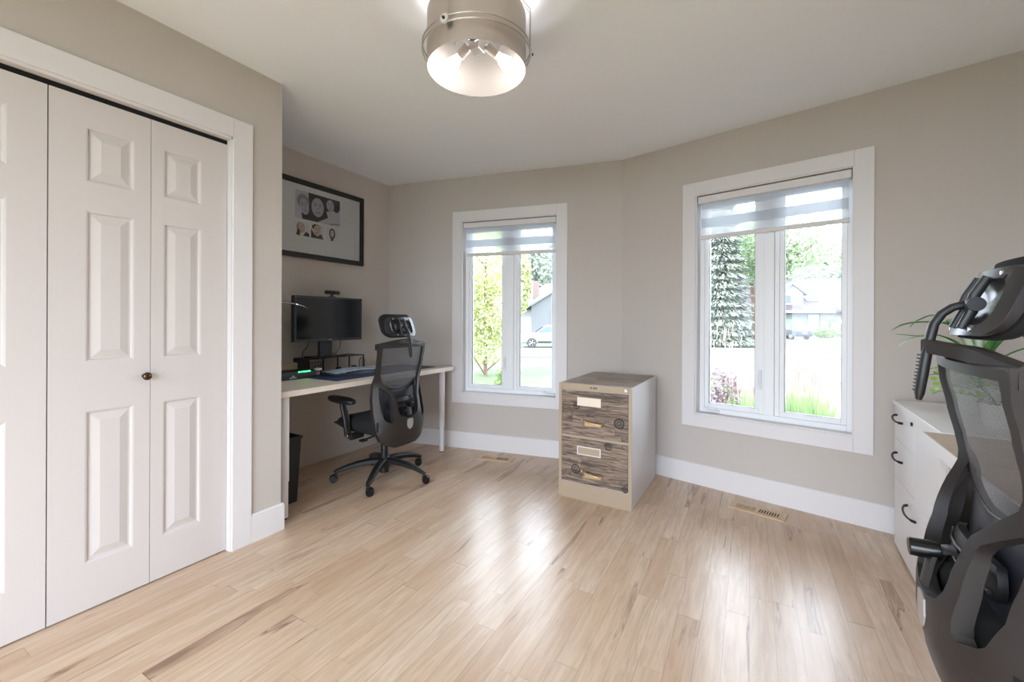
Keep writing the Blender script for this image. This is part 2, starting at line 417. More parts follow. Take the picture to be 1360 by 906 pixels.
# ------------------------------------------------------------------ windows
def ring(mb, x0, x1, z0, z1, w, y0, y1, wb=None):
    wb = wb or w
    mb.box((x0, y0, z0), (x0 + w, y1, z1)); mb.box((x1 - w, y0, z0), (x1, y1, z1))
    mb.box((x0 + w, y0, z0), (x1 - w, y1, z0 + wb)); mb.box((x0 + w, y0, z1 - w), (x1 - w, y1, z1))
def window(name, M, crank_side):
    e = empty(name); e.matrix_world = M; struct(e)
    a, z0, z1 = WH[0], WH[1], WH[2]
    mb = MB(); c = .0885; ring(mb, -a - c, a + c, z0 - c, z1 + c, c, -.014, 0); mb.build('casing', TRIM, e, bevel=.0015)
    mb = MB(); ring(mb, -a - .001, a + .001, z0 - .001, z1 + .001, .008, -.004, .08); mb.build('jamb', TRIM, e)
    mb = MB(); ring(mb, -a + .006, a - .006, z0 + .006, z1 - .006, .030, .075, .14, .034); mb.build('window_frame', PVC, e, bevel=.003)
    mb = MB(); mb.box((-.03, .078, z0 + .03), (.03, .14, z1 - .03)); mb.build('mullion', PVC, e, bevel=.003)
    mb = MB()
    for x in (-.018, .018): mb.box((x - .002, .0755, z0 + .04), (x + .002, .079, z1 - .04))
    mb.build('mullion_groove', PVC, e)
    for s in (-1, 1):
        x0, x1 = (s * .03, s * .404); x0, x1 = min(x0, x1), max(x0, x1)
        mb = MB(); ring(mb, x0 + .001, x1 - .001, z0 + .040, z1 - .040, .027, .086, .13, .030)
        mi, mo = (x0 + .028, x1 - .028)
        inner = .052
        # stepped inner lip toward the mullion side
        if s < 0: mb.box((x1 - .055, .093, z0 + .07), (x1 - .028, .125, z1 - .06)); gx0, gx1 = x0 + .028, x1 - .055
        else: mb.box((x0 + .028, .093, z0 + .07), (x0 + .055, .125, z1 - .06)); gx0, gx1 = x0 + .055, x1 - .028
        sh = mb.build('sash', PVC, e, bevel=.003)
        mb = MB(); ring(mb, gx0 - .001, gx1 + .001, z0 + .069, z1 - .066, .003, .098, .112); mb.build('gasket', BLACKP, sh)
        B('glass_pane', (gx0, .108, z0 + .07), (gx1, .112, z1 - .067), GLASS, sh)
    # casement lock on the mullion
    k = MB(); k.box((-.058, .066, .70), (-.040, .087, .83)); k.build('lock_plate', PVC, e, bevel=.004)
    k = MB(); k.tube([(-.049, .066, .735), (-.049, .050, .75), (-.049, .046, .79), (-.049, .050, .82)], .005).build('lock_lever', PVC, e, smooth=60)
    # folding crank handle on the frame
    cx = -.375 if crank_side < 0 else .335
    k = MB(); k.box((cx - .03, .05, z0 + .014), (cx + .075, .078, z0 + .030)); k.sphere((cx - .02, .055, z0 + .036), .012)
    k.tube([(cx - .02, .052, z0 + .036), (cx + .02, .042, z0 + .026), (cx + .07, .040, z0 + .022)], .007)
    k.build('crank_handle', PVC, e, bevel=.002)
    return e
Mw2 = M2 @ Matrix.Translation((-W2S, 0, 0)); Mw3 = M3 @ Matrix.Translation((W3S, 0, 0))
window('window_1', Mw2, 1); window('window_2', Mw3, -1)
def blind(M, label):
    e = empty('zebra_blind'); e.matrix_world = M
    tag(e, label, 'blind', 'zebra roller blinds in the two windows')
    B('cassette', (-.427, .002, 1.982), (.427, .062, 2.030), TRIM, e, .006)
    for za, zb, m_, nm in ((1.94, 1.982, OPAQ, 'opaque_band'), (1.876, 1.94, SHEER, 'sheer_band'), (1.812, 1.876, OPAQ, 'opaque_band'), (1.755, 1.812, SHEER, 'sheer_band')):
        MB().add([(-.412, .035, za), (.412, .035, za), (.412, .035, zb), (-.412, .035, zb)], [(0, 1, 2, 3)]).build(nm, m_, e)
    B('bottom_bar', (-.416, .026, 1.729), (.416, .042, 1.757), TRIM, e, .004)
    mb = MB()
    for i in range(0): pass
    mb.cyl((.425, .03, 2.0), (.425, .03, 1.2), .0012, n=6)
    return e
blind(Mw2, 'white zebra roller blind raised in the smaller-looking left window beside the desk')
blind(Mw3, 'white zebra roller blind raised in the right window near the grey corner plant')

# ------------------------------------------------------------------ floor registers
def register(M, label):
    e = empty('floor_register'); e.matrix_world = M; tag(e, label, 'floor vent', 'wooden floor registers below the windows')
    mb = MB(); L, Wd = .30, .125; sx = []
    x = -.115
    for g in range(2):
        for i in range(8): sx.append(x + i * .0135)
        x += .125
    y0, y1 = -.032, .032
    mb.box((-L / 2, -Wd / 2, 0), (L / 2, y0, .006)); mb.box((-L / 2, y1, 0), (L / 2, Wd / 2, .006))
    edges = [-L / 2] + [v for s_ in sx for v in (s_, s_ + .0075)] + [L / 2]
    for i in range(0, len(edges), 2): mb.box((edges[i], y0, 0), (edges[i + 1], y1, .006))
    mb.build('register_plate', VENTW, e)
    B('slot_shade_sheet', (-.13, y0, .0005), (.13, y1, .0015), DARKV, e)  # dark sheet painted as the shade inside the slots
    mb = MB()
    for s_ in sx[:8]: mb.box((s_, y0, .0018), (s_ + .003, y1, .0035))
    mb.build('louver', VENTW, e)
register(frameM((-1.845, 3.02, 0), TB), 'small wooden floor register in the floor under the left window')
register(frameM((.040, 2.985, 0), -TH), 'wooden floor register in the floor under the right window')

# ------------------------------------------------------------------ ceiling lamp
LX, LY, LZ, LR = -.93, 1.37, 2.118, .19
lamp = empty('ceiling_lamp', (LX, LY, 0)); tag(lamp, 'drum shaped brushed metal ceiling lamp with wire hoops and lit bulbs', 'ceiling lamp')
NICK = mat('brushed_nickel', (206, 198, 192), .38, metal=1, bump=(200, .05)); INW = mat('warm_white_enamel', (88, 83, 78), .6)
MB().lathe([(LR - .0015, 0), (LR, 0), (LR, .205)], (0, 0, LZ), 64).build('drum_shade', NICK, lamp, smooth=60)
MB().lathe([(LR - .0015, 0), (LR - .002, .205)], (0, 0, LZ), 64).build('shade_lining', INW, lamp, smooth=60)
for dz in (.062, .082):
    mb = MB(); n = 72; pts = [((LR + .017) * math.cos(2 * PI * i / n), (LR + .017) * math.sin(2 * PI * i / n), LZ + dz) for i in range(n + 1)]
    mb.tube(pts, .0028, 6).build('wire_hoop', NICK, lamp, smooth=60)
for a in (-88, 32, 152):
    a = math.radians(a); r = LR + .017; c_, s_ = math.cos(a), math.sin(a)
    mb = MB()
    for k in (-.010, .010):
        bx, by = r * c_ - s_ * k, r * s_ + c_ * k
        mb.tube([(bx, by, LZ + .06), (bx, by, LZ + .24), (bx * .75, by * .75, LZ + .305), (bx * .3, by * .3, LZ + .31)], .0025, 6)
    mb.build('strap', NICK, lamp, smooth=60)
    MB().cyl((r * c_ * .995, r * s_ * .995, LZ + .072), (r * c_ * 1.03, r * s_ * 1.03, LZ + .072), .016, n=20).build('strap_disc', TRIM, lamp, smooth=40)
    MB().cyl((r * c_ * 1.0, r * s_ * 1.0, LZ + .072), (r * c_ * 1.06, r * s_ * 1.06, LZ + .072), .005, n=10).build('thumb_screw', BLACKP, lamp, smooth=40)
MB().lathe([(0, .290), (.065, .290), (.068, .295), (.068, .3215), (0, .3215)], (0, 0, LZ), 32).build('canopy', NICK, lamp, smooth=40)
MB().cyl((0, 0, LZ + .11), (0, 0, LZ + .295), .009, n=12).build('stem', NICK, lamp, smooth=40)
B('socket_block', (-.022, -.022, LZ + .075), (.022, .022, LZ + .125), NICK, lamp, .003)
SOCK = mat('grey_porcelain', (176, 170, 164), .5)
BULB = mat('lit_bulb', (255, 246, 232), .4, emit=((250, 246, 244), 48))
bulbs = []
for k in range(3):
    a = math.radians(-124 + 60 + 120 * k); c_, s_ = math.cos(a), math.sin(a)
    MB().tube([(.02 * c_, .02 * s_, LZ + .10), (.05 * c_, .05 * s_, LZ + .112)], .006).build('socket_arm', NICK, lamp, smooth=60)
    so = MB().cyl((.042 * c_, .042 * s_, LZ + .112), (.086 * c_, .086 * s_, LZ + .088), .019, n=20).build('socket', SOCK, lamp, smooth=40)
    mb = MB(); d = Vector((c_, s_, -.55)).normalized(); p = Vector((.086 * c_, .086 * s_, LZ + .088))
    prof = [(.013, 0), (.014, .012), (.022, .028), (.027, .045), (.024, .060), (.013, .070), (0, .073)]
    q = d.to_track_quat('Z', 'Y').to_matrix().to_4x4(); q.translation = p
    bl = mb.lathe(prof, n=20, M=q).build('bulb', BULB if k else CLEARG, lamp, smooth=180)

# ------------------------------------------------------------------ file cabinet
fc = empty('file_cabinet', (-.860, 2.592, 0), math.radians(-1.0))
tag(fc, 'two-drawer beige metal file cabinet papered in rustic wood, standing in the corner', 'file cabinet')
FW, FD, FH = .478, .68, .745; hw = FW / 2
mb = MB(); mb.box((-hw, .004, 0), (hw, FD, FH)); mb.build('body', CABSIDE, fc, bevel=.004)
mb = MB()
mb.box((-hw, 0, .105), (-hw + .020, .0045, FH)); mb.box((hw - .020, 0, .105), (hw, .0045, FH)); mb.box((-hw + .02, 0, .703), (hw - .02, .0045, FH))
mb.box((-hw, 0, 0), (hw, .0045, .105)); mb.box((-hw + .02, 0, .398), (hw - .02, .0045, .412))
mb.build('front_frame', CABBEIGE, fc, bevel=.001)
MB().add([(-hw + .006, .02, FH + .001), (hw - .006, .02, FH + .001), (hw - .006, FD - .004, FH + .001), (-hw + .006, FD - .004, FH + .001)], [(0, 1, 2, 3)]).build('top_wallpaper', RUSTICT, fc)
GEAR = mat('dark_gear_print', (26, 22, 21), .6)
def gear(mb, cx, cz, r, y):
    def rg(r0, r1, n=28):
        for i in range(n):
            a, b = 2 * PI * i / n, 2 * PI * (i + 1) / n
            mb.add([(cx + r_ * math.cos(t), y, cz + r_ * math.sin(t)) for r_, t in ((r0, a), (r1, a), (r1, b), (r0, b))], [(0, 1, 2, 3)])
    rg(.78 * r, r); rg(.52 * r, .62 * r); rg(.2 * r, .38 * r)
    for i in range(8):
        a = 2 * PI * i / 8; c_, s_ = math.cos(a), math.sin(a)
        mb.add([(cx + q * c_ - k * s_, y, cz + q * s_ + k * c_) for q, k in ((.35 * r, -.04 * r), (.8 * r, -.04 * r), (.8 * r, .04 * r), (.35 * r, .04 * r))], [(0, 1, 2, 3)])
    for i in range(14):
        a = 2 * PI * (i + .5) / 14; c_, s_ = math.cos(a), math.sin(a)
        mb.add([(cx + q * c_ - k * s_, y, cz + q * s_ + k * c_) for q, k in ((r * .98, -.1 * r), (1.15 * r, -.07 * r), (1.15 * r, .07 * r), (r * .98, .1 * r))], [(0, 1, 2, 3)])
PAPER = mat('card_paper', (234, 222, 206), .7); BRASS = mat('aged_brass_pull', (198, 170, 128), .35, metal=.6)
for (z0, z1, lab, pull, gears, filled) in ((.414, .701, (-.075, .635), (.0, .503), [(.163, .522, .031), (-.115, .605, .022)], True),
                                   (.110, .396, (-.075, .322), (.0, .178), [(-.118, .198, .029), (.095, .372, .022), (.20, .125, .018)], False)):
    d = B('drawer', (-hw + .022, -.004, z0), (hw - .022, .004, z1), RUSTIC, fc, .0015)
    for a, b, r in gears: g = MB(); gear(g, a, b, r, -.0048); g.build('gear_print', GEAR, d)
    lx, lz = lab; lx += .045
    mb = MB(); ring(mb, lx - .078 - .0, lx + .078, lz - .027, lz + .027, .006, -.009, -.004); mb.build('label_holder', PAPER if filled else TRIM, d)
    B('label_card', (lx - .073, -.007, lz - .022), (lx + .073, -.0042, lz + .022), PAPER if filled else CABBEIGE, d)
    px, pz = pull
    mb = MB(); mb.tube([(px - .055, -.004, pz + .014), (px - .052, -.022, pz + .012), (px - .02, -.030, pz + .006), (px + .03, -.030, pz), (px + .055, -.022, pz), (px + .058, -.004, pz + .002)], .009, 10, flat=(1.0, .7))
    mb.box((px - .05, -.028, pz - .014), (px + .055, -.024, pz + .006))
    mb.build('pull', BRASS, d, smooth=50)
    MB().sphere((px - .074, -.010, pz + .016), .009).build('latch_button', BRASS, d, smooth=180)
mb = MB()
for i, (x0, w) in enumerate(((-.024, .010), (-.010, .004), (-.003, .010), (.010, .010))): mb.box((x0, -.0012, .722), (x0 + w, .0003, .730 if i != 1 else .727))
mb.build('maker_badge', BLACKP, fc)
k = MB().cyl((hw - .036, .0005, .727), (hw - .036, -.008, .727), .010, n=18).build('key_lock', STEEL, fc, smooth=40)

# ------------------------------------------------------------------ desk in the alcove
DX0, DX1, DY0, DY1, DZ = -3.020, -2.300, 1.435, 3.062, .740
desk = empty('desk', (-2.66, 2.25, 0)); tag(desk, 'long white-topped desk on round white legs along the alcove wall', 'desk')
mb = MB(); rr = .03; pts = []
for cx, cy, a0 in ((DX1 - rr, DY1 - rr, 0), (DX0 + .002, DY1 - .14, 90), (DX0 + .002, DY0 + .002, 180), (DX1 - rr, DY0 + rr, 270)):
    r_ = rr if cx > -2.5 else .002
    for i in range(6): a = math.radians(a0 + 18 * i); pts.append((cx + r_ * math.cos(a) + 2.66, cy + r_ * math.sin(a) - 2.25))
mb.prism(pts, lambda a, b: (a, b, DZ), lambda a, b: (a, b, DZ - .034)).build('tabletop', BIRCH, desk, bevel=.002)
for x, y in ((-2.345, 1.50), (-2.352, 2.945), (-2.96, 1.50), (-2.96, 2.84)):
    lg = MB(); lg.cyl((x + 2.66, y - 2.25, .215), (x + 2.66, y - 2.25, DZ - .034), .0245, n=24); lg.cyl((x + 2.66, y - 2.25, .008), (x + 2.66, y - 2.25, .22), .0205, n=24)
    l_ = lg.build('leg', TRIM, desk, smooth=40)
    MB().cyl((x + 2.66, y - 2.25, 0), (x + 2.66, y - 2.25, .010), .019, n=20).build('foot', BLACKP, l_, smooth=40)

# desk mat, keyboard
NAVY = mat('navy_desk_mat', (38, 50, 88), .6, var=.25, var_scale=14)
mt = MB(); mt.box((-2.83, 1.90, DZ), (-2.405, 2.93, DZ + .003)); mo = mt.build('desk_mat', NAVY, bevel=.001); tag(mo, 'navy blue desk mat lying under the keyboard', 'desk mat')
kb = empty('keyboard', (-2.66, 2.265, DZ + .003)); tag(kb, 'wide grey curved keyboard with pale keys on the navy mat', 'keyboard')
KG = mat('grey_keyboard', (46, 50, 60), .45); KEY = mat('pale_grey_key', (176, 186, 202), .5)
def kbz(x, y): return .018 + .012 * math.exp(-((y) / .12) ** 2) + (-x) * .06
mb = MB(); n = 24; vs = []; fs = []
for i in range(n + 1):
    y = -.235 + .47 * i / n; bow = .03 * math.cos(y / .235 * PI / 2)
    for x, z in ((-.085, kbz(-.085, y)), (.075 + bow, kbz(.09, y) - .006), (.085 + bow, .002), (-.09, .002)): vs.append((x, y, z))
for i in range(n):
    for k in range(4): fs.append((i * 4 + k, i * 4 + (k + 1) % 4, i * 4 + 4 + (k + 1) % 4, i * 4 + 4 + k))
fs += [(0, 1, 2, 3), (n * 4 + 3, n * 4 + 2, n * 4 + 1, n * 4)]
mb.add(vs, fs).build('keyboard_body', KG, kb, smooth=40)
for r in range(5):
    nk = 15 if r < 4 else 9
    for i in range(nk):
        wk = .42 / nk; y = -.21 + wk * (i + .5); x = -.068 + r * .026 + (.012 * math.cos(y / .235 * PI / 2))
        if r == 4 and i == 4: pass
        z = kbz(x, y)
        kk = MB().box((x - .0095, y - wk / 2 + .002, z - .002), (x + .0095, y + wk / 2 - .002, z + .006)).build('key', KEY, kb)

# monitor riser with side organisers
RX0, RX1, RY0, RY1, RZ = -3.008, -2.82, 1.99, 2.50, .862
rs = empty('monitor_riser', (-2.914, 2.245, DZ)); tag(rs, 'black metal monitor riser with wire side pockets on the desk', 'monitor riser')
h = RZ - DZ; w2 = (RX1 - RX0) / 2; l2 = (RY1 - RY0) / 2
BM = mat('black_powder_coat', (24, 25, 28), .5)
B('riser_top', (-w2, -l2, h - .006), (w2, l2, h), BM, rs, .002)
B('end_panel', (-w2, -l2, 0), (w2, -l2 + .004, h - .006), BM, rs)
for y in (-.005, l2 - .006):
    B('leg', (w2 - .012, y, 0), (w2 - .004, y + .008, h - .006), BM, rs)
    B('leg', (-w2 + .004, y, 0), (-w2 + .012, y + .008, h - .006), BM, rs)
for y0_, y1_ in ((-l2 - .0, -l2 + .10), (l2 - .055, l2)):
    mb = MB(); zt = h - .025
    for x in (w2 + .004,):
        mb.tube([(x, y0_, .004), (x, y0_, zt - .02), (x, y0_ + .012, zt), (x, y1_ - .012, zt), (x, y1_, zt - .02), (x, y1_, .004), (x, y0_, .004)], .0028, 6)
        for k in range(1, 4): yy = y0_ + (y1_ - y0_) * k / 4; mb.cyl((x, yy, .004), (x, yy, zt - .002), .0012, n=6)
    mb.build('wire_pocket', BM, rs, smooth=60)
# monitor
mon = empty('monitor', (-2.86, 2.17, RZ)); tag(mon, 'black desktop monitor with dark screen standing on the riser', 'monitor')
SCR = mat('dark_screen', (14, 16, 19), .16, spec=.6); BEZ = mat('dark_bezel', (40, 43, 46), .4)
mz0, mz1, my0, my1, mx = .988 - RZ, 1.325 - RZ, -.30, .30, .04
mb = MB(); mb.box((mx - .035, my0, mz0), (mx, my1, mz1)); mb.build('housing', BLACKP, mon, bevel=.004)
mb = MB(); t_ = .016
mb.box((mx - .001, my0, mz0), (mx + .004, my0 + t_, mz1)); mb.box((mx - .001, my1 - t_, mz0), (mx + .004, my1, mz1)); mb.box((mx - .001, my0 + t_, mz1 - t_), (mx + .004, my1 - t_, mz1)); mb.box((mx - .001, my0 + t_, mz0), (mx + .004, my1 - t_, mz0 + .019))
mb.build('bezel', BEZ, mon, bevel=.0015)
B('screen', (mx - .0005, my0 + t_, mz0 + .019), (mx + .001, my1 - t_, mz1 - t_), SCR, mon)
mb = MB()
for i in range(4): mb.box((mx + .0038, -.014 + i * .0075, mz0 + .006), (mx + .0046, -.009 + i * .0075, mz0 + .0125))
mb.build('maker_logo', STEEL, mon)
mb = MB(); mb.box((-.035, -.055, .008), (-.010, .055, mz0 + .06)); mb.build('stand_neck', BLACKP, mon, bevel=.004)
mb = MB(); mb.box((-.10, -.13, 0), (.055, .13, .010)); mb.build('stand_base', BLACKG, mon, bevel=.004)
# webcam
wc = empty('webcam', (-2.835, 2.19, 1.325)); tag(wc, 'black bar webcam clipped on top of the monitor', 'webcam')
mb = MB(); mb.tube([(.01, -.068, .036), (.01, -.060, .036), (.01, .060, .036), (.01, .068, .036)], [.006, .014, .014, .006], 12, flat=(1, .9)).build('camera_bar', BLACKP, wc, smooth=50)
MB().cyl((.02, 0, .036), (.026, 0, .036), .009, n=16).build('lens', BLACKG, wc, smooth=40)
mb = MB(); mb.box((-.02, -.022, 0), (.024, .022, .006)); mb.box((.0, -.010, .004), (.012, .010, .026)); mb.build('clip_mount', BLACKP, wc, bevel=.002)
# cables
for nm, pts, lb in (('monitor_cable', [(-2.90, 2.33, .99), (-2.905, 2.325, .93), (-2.92, 2.30, .88), (-3.022, 2.27, .875), (-3.024, 2.25, .80), (-3.022, 2.20, .744)], 'black cable hanging on the right below the monitor'),
                    ('monitor_cable', [(-2.91, 2.06, 1.0), (-2.93, 2.05, .94), (-2.95, 2.03, .91), (-2.96, 2.03, .8665)], 'black cable curling on the left below the monitor')):
    o = MB().tube(pts, .003, 6).build(nm, BLACKP, smooth=60); tag(o, lb, 'cable', 'cables behind the monitor')
# router
rt = empty('router', (-2.765, 1.78, DZ)); tag(rt, 'low black router with green lights and white lettering on the desk', 'router')
mb = MB(); mb.prism([(-.05, 0), (.05, 0), (.05, .030), (.035, .052), (-.05, .060)], lambda a, b: (a, -.20, b), lambda a, b: (a, .19, b)).build('router_case', BLACKP, rt, bevel=.003)
LED = mat('green_led', (60, 255, 120), .4, emit=((60, 255, 120), 2.0)); WHT = mat('white_print', (235, 235, 235), .5)
def rp(y, t): # point on the sloping front face
    return (.0505 - .015 * t, y, .030 + .022 * t)
for i, y in enumerate((.062, .078, .094, .106, .118, .130, .142)):
    MB().box((.036, y, .044), (.0465, y + .007, .051)).build('led', LED, rt)
def text_obj(s, size, m_, parent, M, name):
    cu = bpy.data.curves.new(name, 'FONT'); cu.body = s; cu.size = size; cu.extrude = .0003; cu.align_x = 'CENTER'
    tmp = bpy.data.objects.new(name, cu); col.objects.link(tmp)
    dg = bpy.context.evaluated_depsgraph_get(); dg.update(); me = bpy.data.meshes.new_from_object(tmp.evaluated_get(dg))
    bpy.data.objects.remove(tmp); me.materials.clear(); me.materials.append(m_); me.name = name
    o = bpy.data.objects.new(name, me); col.objects.link(o); o.parent = parent; o.matrix_local = M; return o
Mt = Matrix(((0, 0, 1, .0512), (1, 0, 0, .015), (0, 1, 0, .008), (0, 0, 0, 1)))
text_obj('LEXION', .014, WHT, rt, Mt, 'router_lettering')
B('router_logo', (.050, .008, .022), (.0512, .024, .026), WHT, rt)
# beige box behind, cup, puck
bx = MB(); bx.box((-3.015, 1.62, DZ), (-2.955, 1.995, .828)); o = bx.build('storage_box', mat('beige_card', (196, 182, 160), .7), bevel=.003); tag(o, 'small plain beige box against the wall behind the router', 'box')
cup = empty('glass_jar', (-2.755, 2.015, DZ + .003)); tag(cup, 'small clear glass jar with pale contents beside the router', 'jar')
MB().lathe([(.0, .002), (.022, .002), (.024, .008), (.026, .055), (.024, .057), (.021, .055), (.020, .008), (0, .006)], n=24).build('jar_glass', CLEARG, cup, smooth=50)
MB().lathe([(0, .007), (.018, .007), (.019, .018), (0, .02)], n=20).build('jar_contents', WHT, cup, smooth=50)
MB().lathe([(.0265, .042), (.0275, .042), (.0275, .056), (.0265, .056)], n=24).build('jar_rim', WHT, cup, smooth=50)
mo = empty('headset', (-2.79, 2.29, DZ + .003)); tag(mo, 'black headset lying folded in front of the riser', 'headset')
mb = MB(); mb.tube([(.0, -.07, .018), (.012, -.04, .012), (.016, 0, .008), (.012, .05, .008), (0, .08, .018)], .006, 8).build('headband', BLACKP, mo, smooth=60)
MB().cyl((0, -.08, .022), (.0, -.055, .022), .021, n=20).build('ear_cushion', BLACKP, mo, smooth=40); MB().cyl((0, .065, .022), (0, .09, .022), .021, n=20).build('ear_cushion', BLACKP, mo, smooth=40)
# LED desk lamp, mostly hidden behind the wall end
dl = empty('desk_lamp', (-2.78, 1.50, DZ)); tag(dl, 'slim silver LED desk lamp reaching in from behind the wall corner', 'desk lamp')
MB().lathe([(0, 0), (.075, 0), (.078, .008), (.07, .014), (0, .016)], n=32).build('lamp_base', STEEL, dl, smooth=40)
MB().tube([(0, 0, .012), (0, -.01, .25), (0, .02, .49), (.02, .12, .535)], .007, 10).build('lamp_arm', BLACKP, dl, smooth=60)
mb = MB(); pts = [(.03, .17, .526), (.045, .23, .527), (.055, .30, .519), (.06, .36, .505), (.062, .405, .490)]
mb.tube(pts, [.6, 1, 1, .8, .15], 12, flat=(.020, .007), up=(0, 0, 1)).build('lamp_head', CHROME, dl, smooth=50)
MB().tube([(.022, .125, .533), (.03, .18, .526)], .009, 10).build('lamp_hinge', BLACKP, dl, smooth=50)
MB().tube([(.025, .135, .53), (.03, .145, .505), (.032, .165, .495), (.034, .185, .508), (.034, .195, .522)], .0025, 6).build('lamp_cord', BLACKP, dl, smooth=60)

# waste bin
wb_ = empty('waste_bin', (-2.615, 1.60, 0)); tag(wb_, 'slim black plastic waste bin under the desk behind its front leg', 'waste bin')
mb = MB(); h_ = .415
o1 = [(-.115, -.085), (.115, -.085), (.115, .085), (-.115, .085)]; 
vs = [(x, y, 0) for x, y in o1] + [(x * 1.14, y * 1.2, h_) for x, y in o1] + [(x * 1.10, y * 1.14, h_) for x, y in o1] + [(x * .96, y * .96, .012) for x, y in o1]
fs = [(0, 1, 2, 3)] + [(i, (i + 1) % 4, 4 + (i + 1) % 4, 4 + i) for i in range(4)] + [(4 + i, 4 + (i + 1) % 4, 8 + (i + 1) % 4, 8 + i) for i in range(4)] + [(8 + i, 8 + (i + 1) % 4, 12 + (i + 1) % 4, 12 + i) for i in range(4)] + [(12, 13, 14, 15)]
mb.add(vs, fs).build('bin_body', BLACKP, wb_, bevel=.006)
mb = MB(); mb.add([(x * 1.18, y * 1.26, z) for z in (h_ - .014, h_) for x, y in o1] + [(x * 1.12, y * 1.17, z) for z in (h_ - .014, h_) for x, y in o1],
   [(0, 1, 5, 4), (1, 2, 6, 5), (2, 3, 7, 6), (3, 0, 4, 7), (8, 12, 13, 9), (9, 13, 14, 10), (10, 14, 15, 11), (11, 15, 12, 8), (4, 5, 13, 12), (5, 6, 14, 13), (6, 7, 15, 14), (7, 4, 12, 15), (0, 8, 9, 1), (1, 9, 10, 2), (2, 10, 11, 3), (3, 11, 8, 0)]).build('bin_rim', BLACKP, wb_)

# ------------------------------------------------------------------ framed family photos
pf = empty('picture_frame', (XA, 2.2, 1.63)); tag(pf, 'wide black picture frame with a collage of family portraits on the alcove wall', 'framed photo collage')
BLF = mat('black_frame_wood', (22, 18, 18), .35); MATW = mat('white_mat_board', (246, 246, 248), .8)
fy0, fy1, fz0, fz1 = 1.745, 2.657, 1.628, 2.228
def PF(y, z, x): return (x, y - 2.2, z - 1.63)
mb = MB(); fw = .038
mb.box(PF(fy0, fz0, .001), PF(fy0 + fw, fz1, .028)); mb.box(PF(fy1 - fw, fz0, .001), PF(fy1, fz1, .028)); mb.box(PF(fy0 + fw, fz0, .001), PF(fy1 - fw, fz0 + fw, .028)); mb.box(PF(fy0 + fw, fz1 - fw, .001), PF(fy1 - fw, fz1, .028))
mb.build('frame', BLF, pf, bevel=.002)
B('mat_board', PF(fy0 + fw, fz0 + fw, .004), PF(fy1 - fw, fz1 - fw, .014), MATW, pf)
def flatm(name, rgb): return mat(name, rgb, .7)
SK = flatm('print_grey_skin', (196, 194, 206)); SK2 = flatm('print_warm_skin', (224, 200, 190)); DK = flatm('print_black', (34, 32, 42)); MG = flatm('print_mid_grey', (150, 148, 160)); LG = flatm('print_light_grey', (214, 214, 224)); HB = flatm('print_blond', (172, 150, 136)); HD = flatm('print_brown', (60, 42, 44)); FE = flatm('print_feature', (70, 64, 78)); WH_ = flatm('print_white', (238, 238, 240))
def photo(name, y0, y1, z0, z1, shapes, bg):
    e = B(name, PF(y0, z0, .0135), PF(y1, z1, .0146), bg, pf)
    for k, (m_, poly) in enumerate(shapes):
        x = .0148 + .00012 * k
        poly = [(min(max(a, y0), y1), min(max(b, z0), z1)) for a, b in poly]
        MB().add([PF(a, b, x) for a, b in poly], [tuple(range(len(poly)))]).build('print_shape', m_, e)
def ell(cy, cz, ry, rz, tilt=0, n=22):
    t = math.radians(tilt); return [(cy + ry * math.cos(a) * math.cos(t) - rz * math.sin(a) * math.sin(t), cz + ry * math.cos(a) * math.sin(t) + rz * math.sin(a) * math.cos(t)) for a in [2 * PI * i / n for i in range(n)]]
def face(cy, cz, ry, rz, skin, tilt=0, feat=FE):
    t = math.radians(tilt)
    def P_(a, b): return (cy + a * ry * math.cos(t) - b * rz * math.sin(t), cz + a * ry * math.sin(t) + b * rz * math.cos(t))
    out = [(skin, ell(cy, cz, ry, rz, tilt))]
    for a in (-.4, .4):
        p = P_(a, .2); out.append((feat, ell(p[0], p[1], ry * .17, rz * .07, tilt, 10)))
        p = P_(a, .4); out.append((feat, ell(p[0], p[1], ry * .24, rz * .035, tilt, 8)))
    p = P_(.05, -.12); out.append((MG if skin is SK else HB, ell(p[0], p[1], ry * .12, rz * .13, tilt, 8)))
    p = P_(0, -.5); out.append((feat, ell(p[0], p[1], ry * .36, rz * .10, tilt, 12))); p = P_(0, -.47); out.append((WH_, ell(p[0], p[1], ry * .26, rz * .04, tilt, 10)))
    return out
big = [(DK, [(2.12, 2.15), (2.41, 2.15), (2.41, 2.06), (2.30, 1.985), (2.20, 1.93), (2.07, 1.93), (2.06, 1.97), (2.12, 2.02)]),
       (LG, [(2.28, 2.03), (2.412, 2.07), (2.412, 1.96), (2.36, 1.93), (2.22, 1.93), (2.26, 1.96), (2.30, 1.975)]),
       (MG, ell(2.075, 2.065, .052, .058, 20)), (LG, [(2.01, 2.02), (2.05, 1.99), (2.07, 1.93), (2.01, 1.93)])] 
big += face(2.085, 2.028, .038, .062, SK, 12) + [(DK, ell(2.198, 2.075, .066, .072))] + face(2.2, 2.045, .055, .076, SK, 0) + [(DK, ell(2.325, 2.095, .058, .05)), (DK, ell(2.375, 2.085, .03, .045))] + face(2.316, 2.085, .036, .048, SK, 6)
big += [(MG, [(2.29, 1.935), (2.41, 1.955), (2.41, 1.945), (2.33, 1.93)])]
photo('large_portrait', 2.008, 2.412, 1.928, 2.145, big, LG)
photo('small_portrait', 2.01, 2.128, 1.798, 1.902, [(HB, ell(2.055, 1.86, .035, .04, 10)), (HD, [(2.015, 1.80), (2.03, 1.85), (2.045, 1.84), (2.05, 1.798)]), (HD, [(2.075, 1.80), (2.10, 1.835), (2.128, 1.82), (2.128, 1.798)])] + face(2.062, 1.862, .023, .034, SK2, 20), WH_)
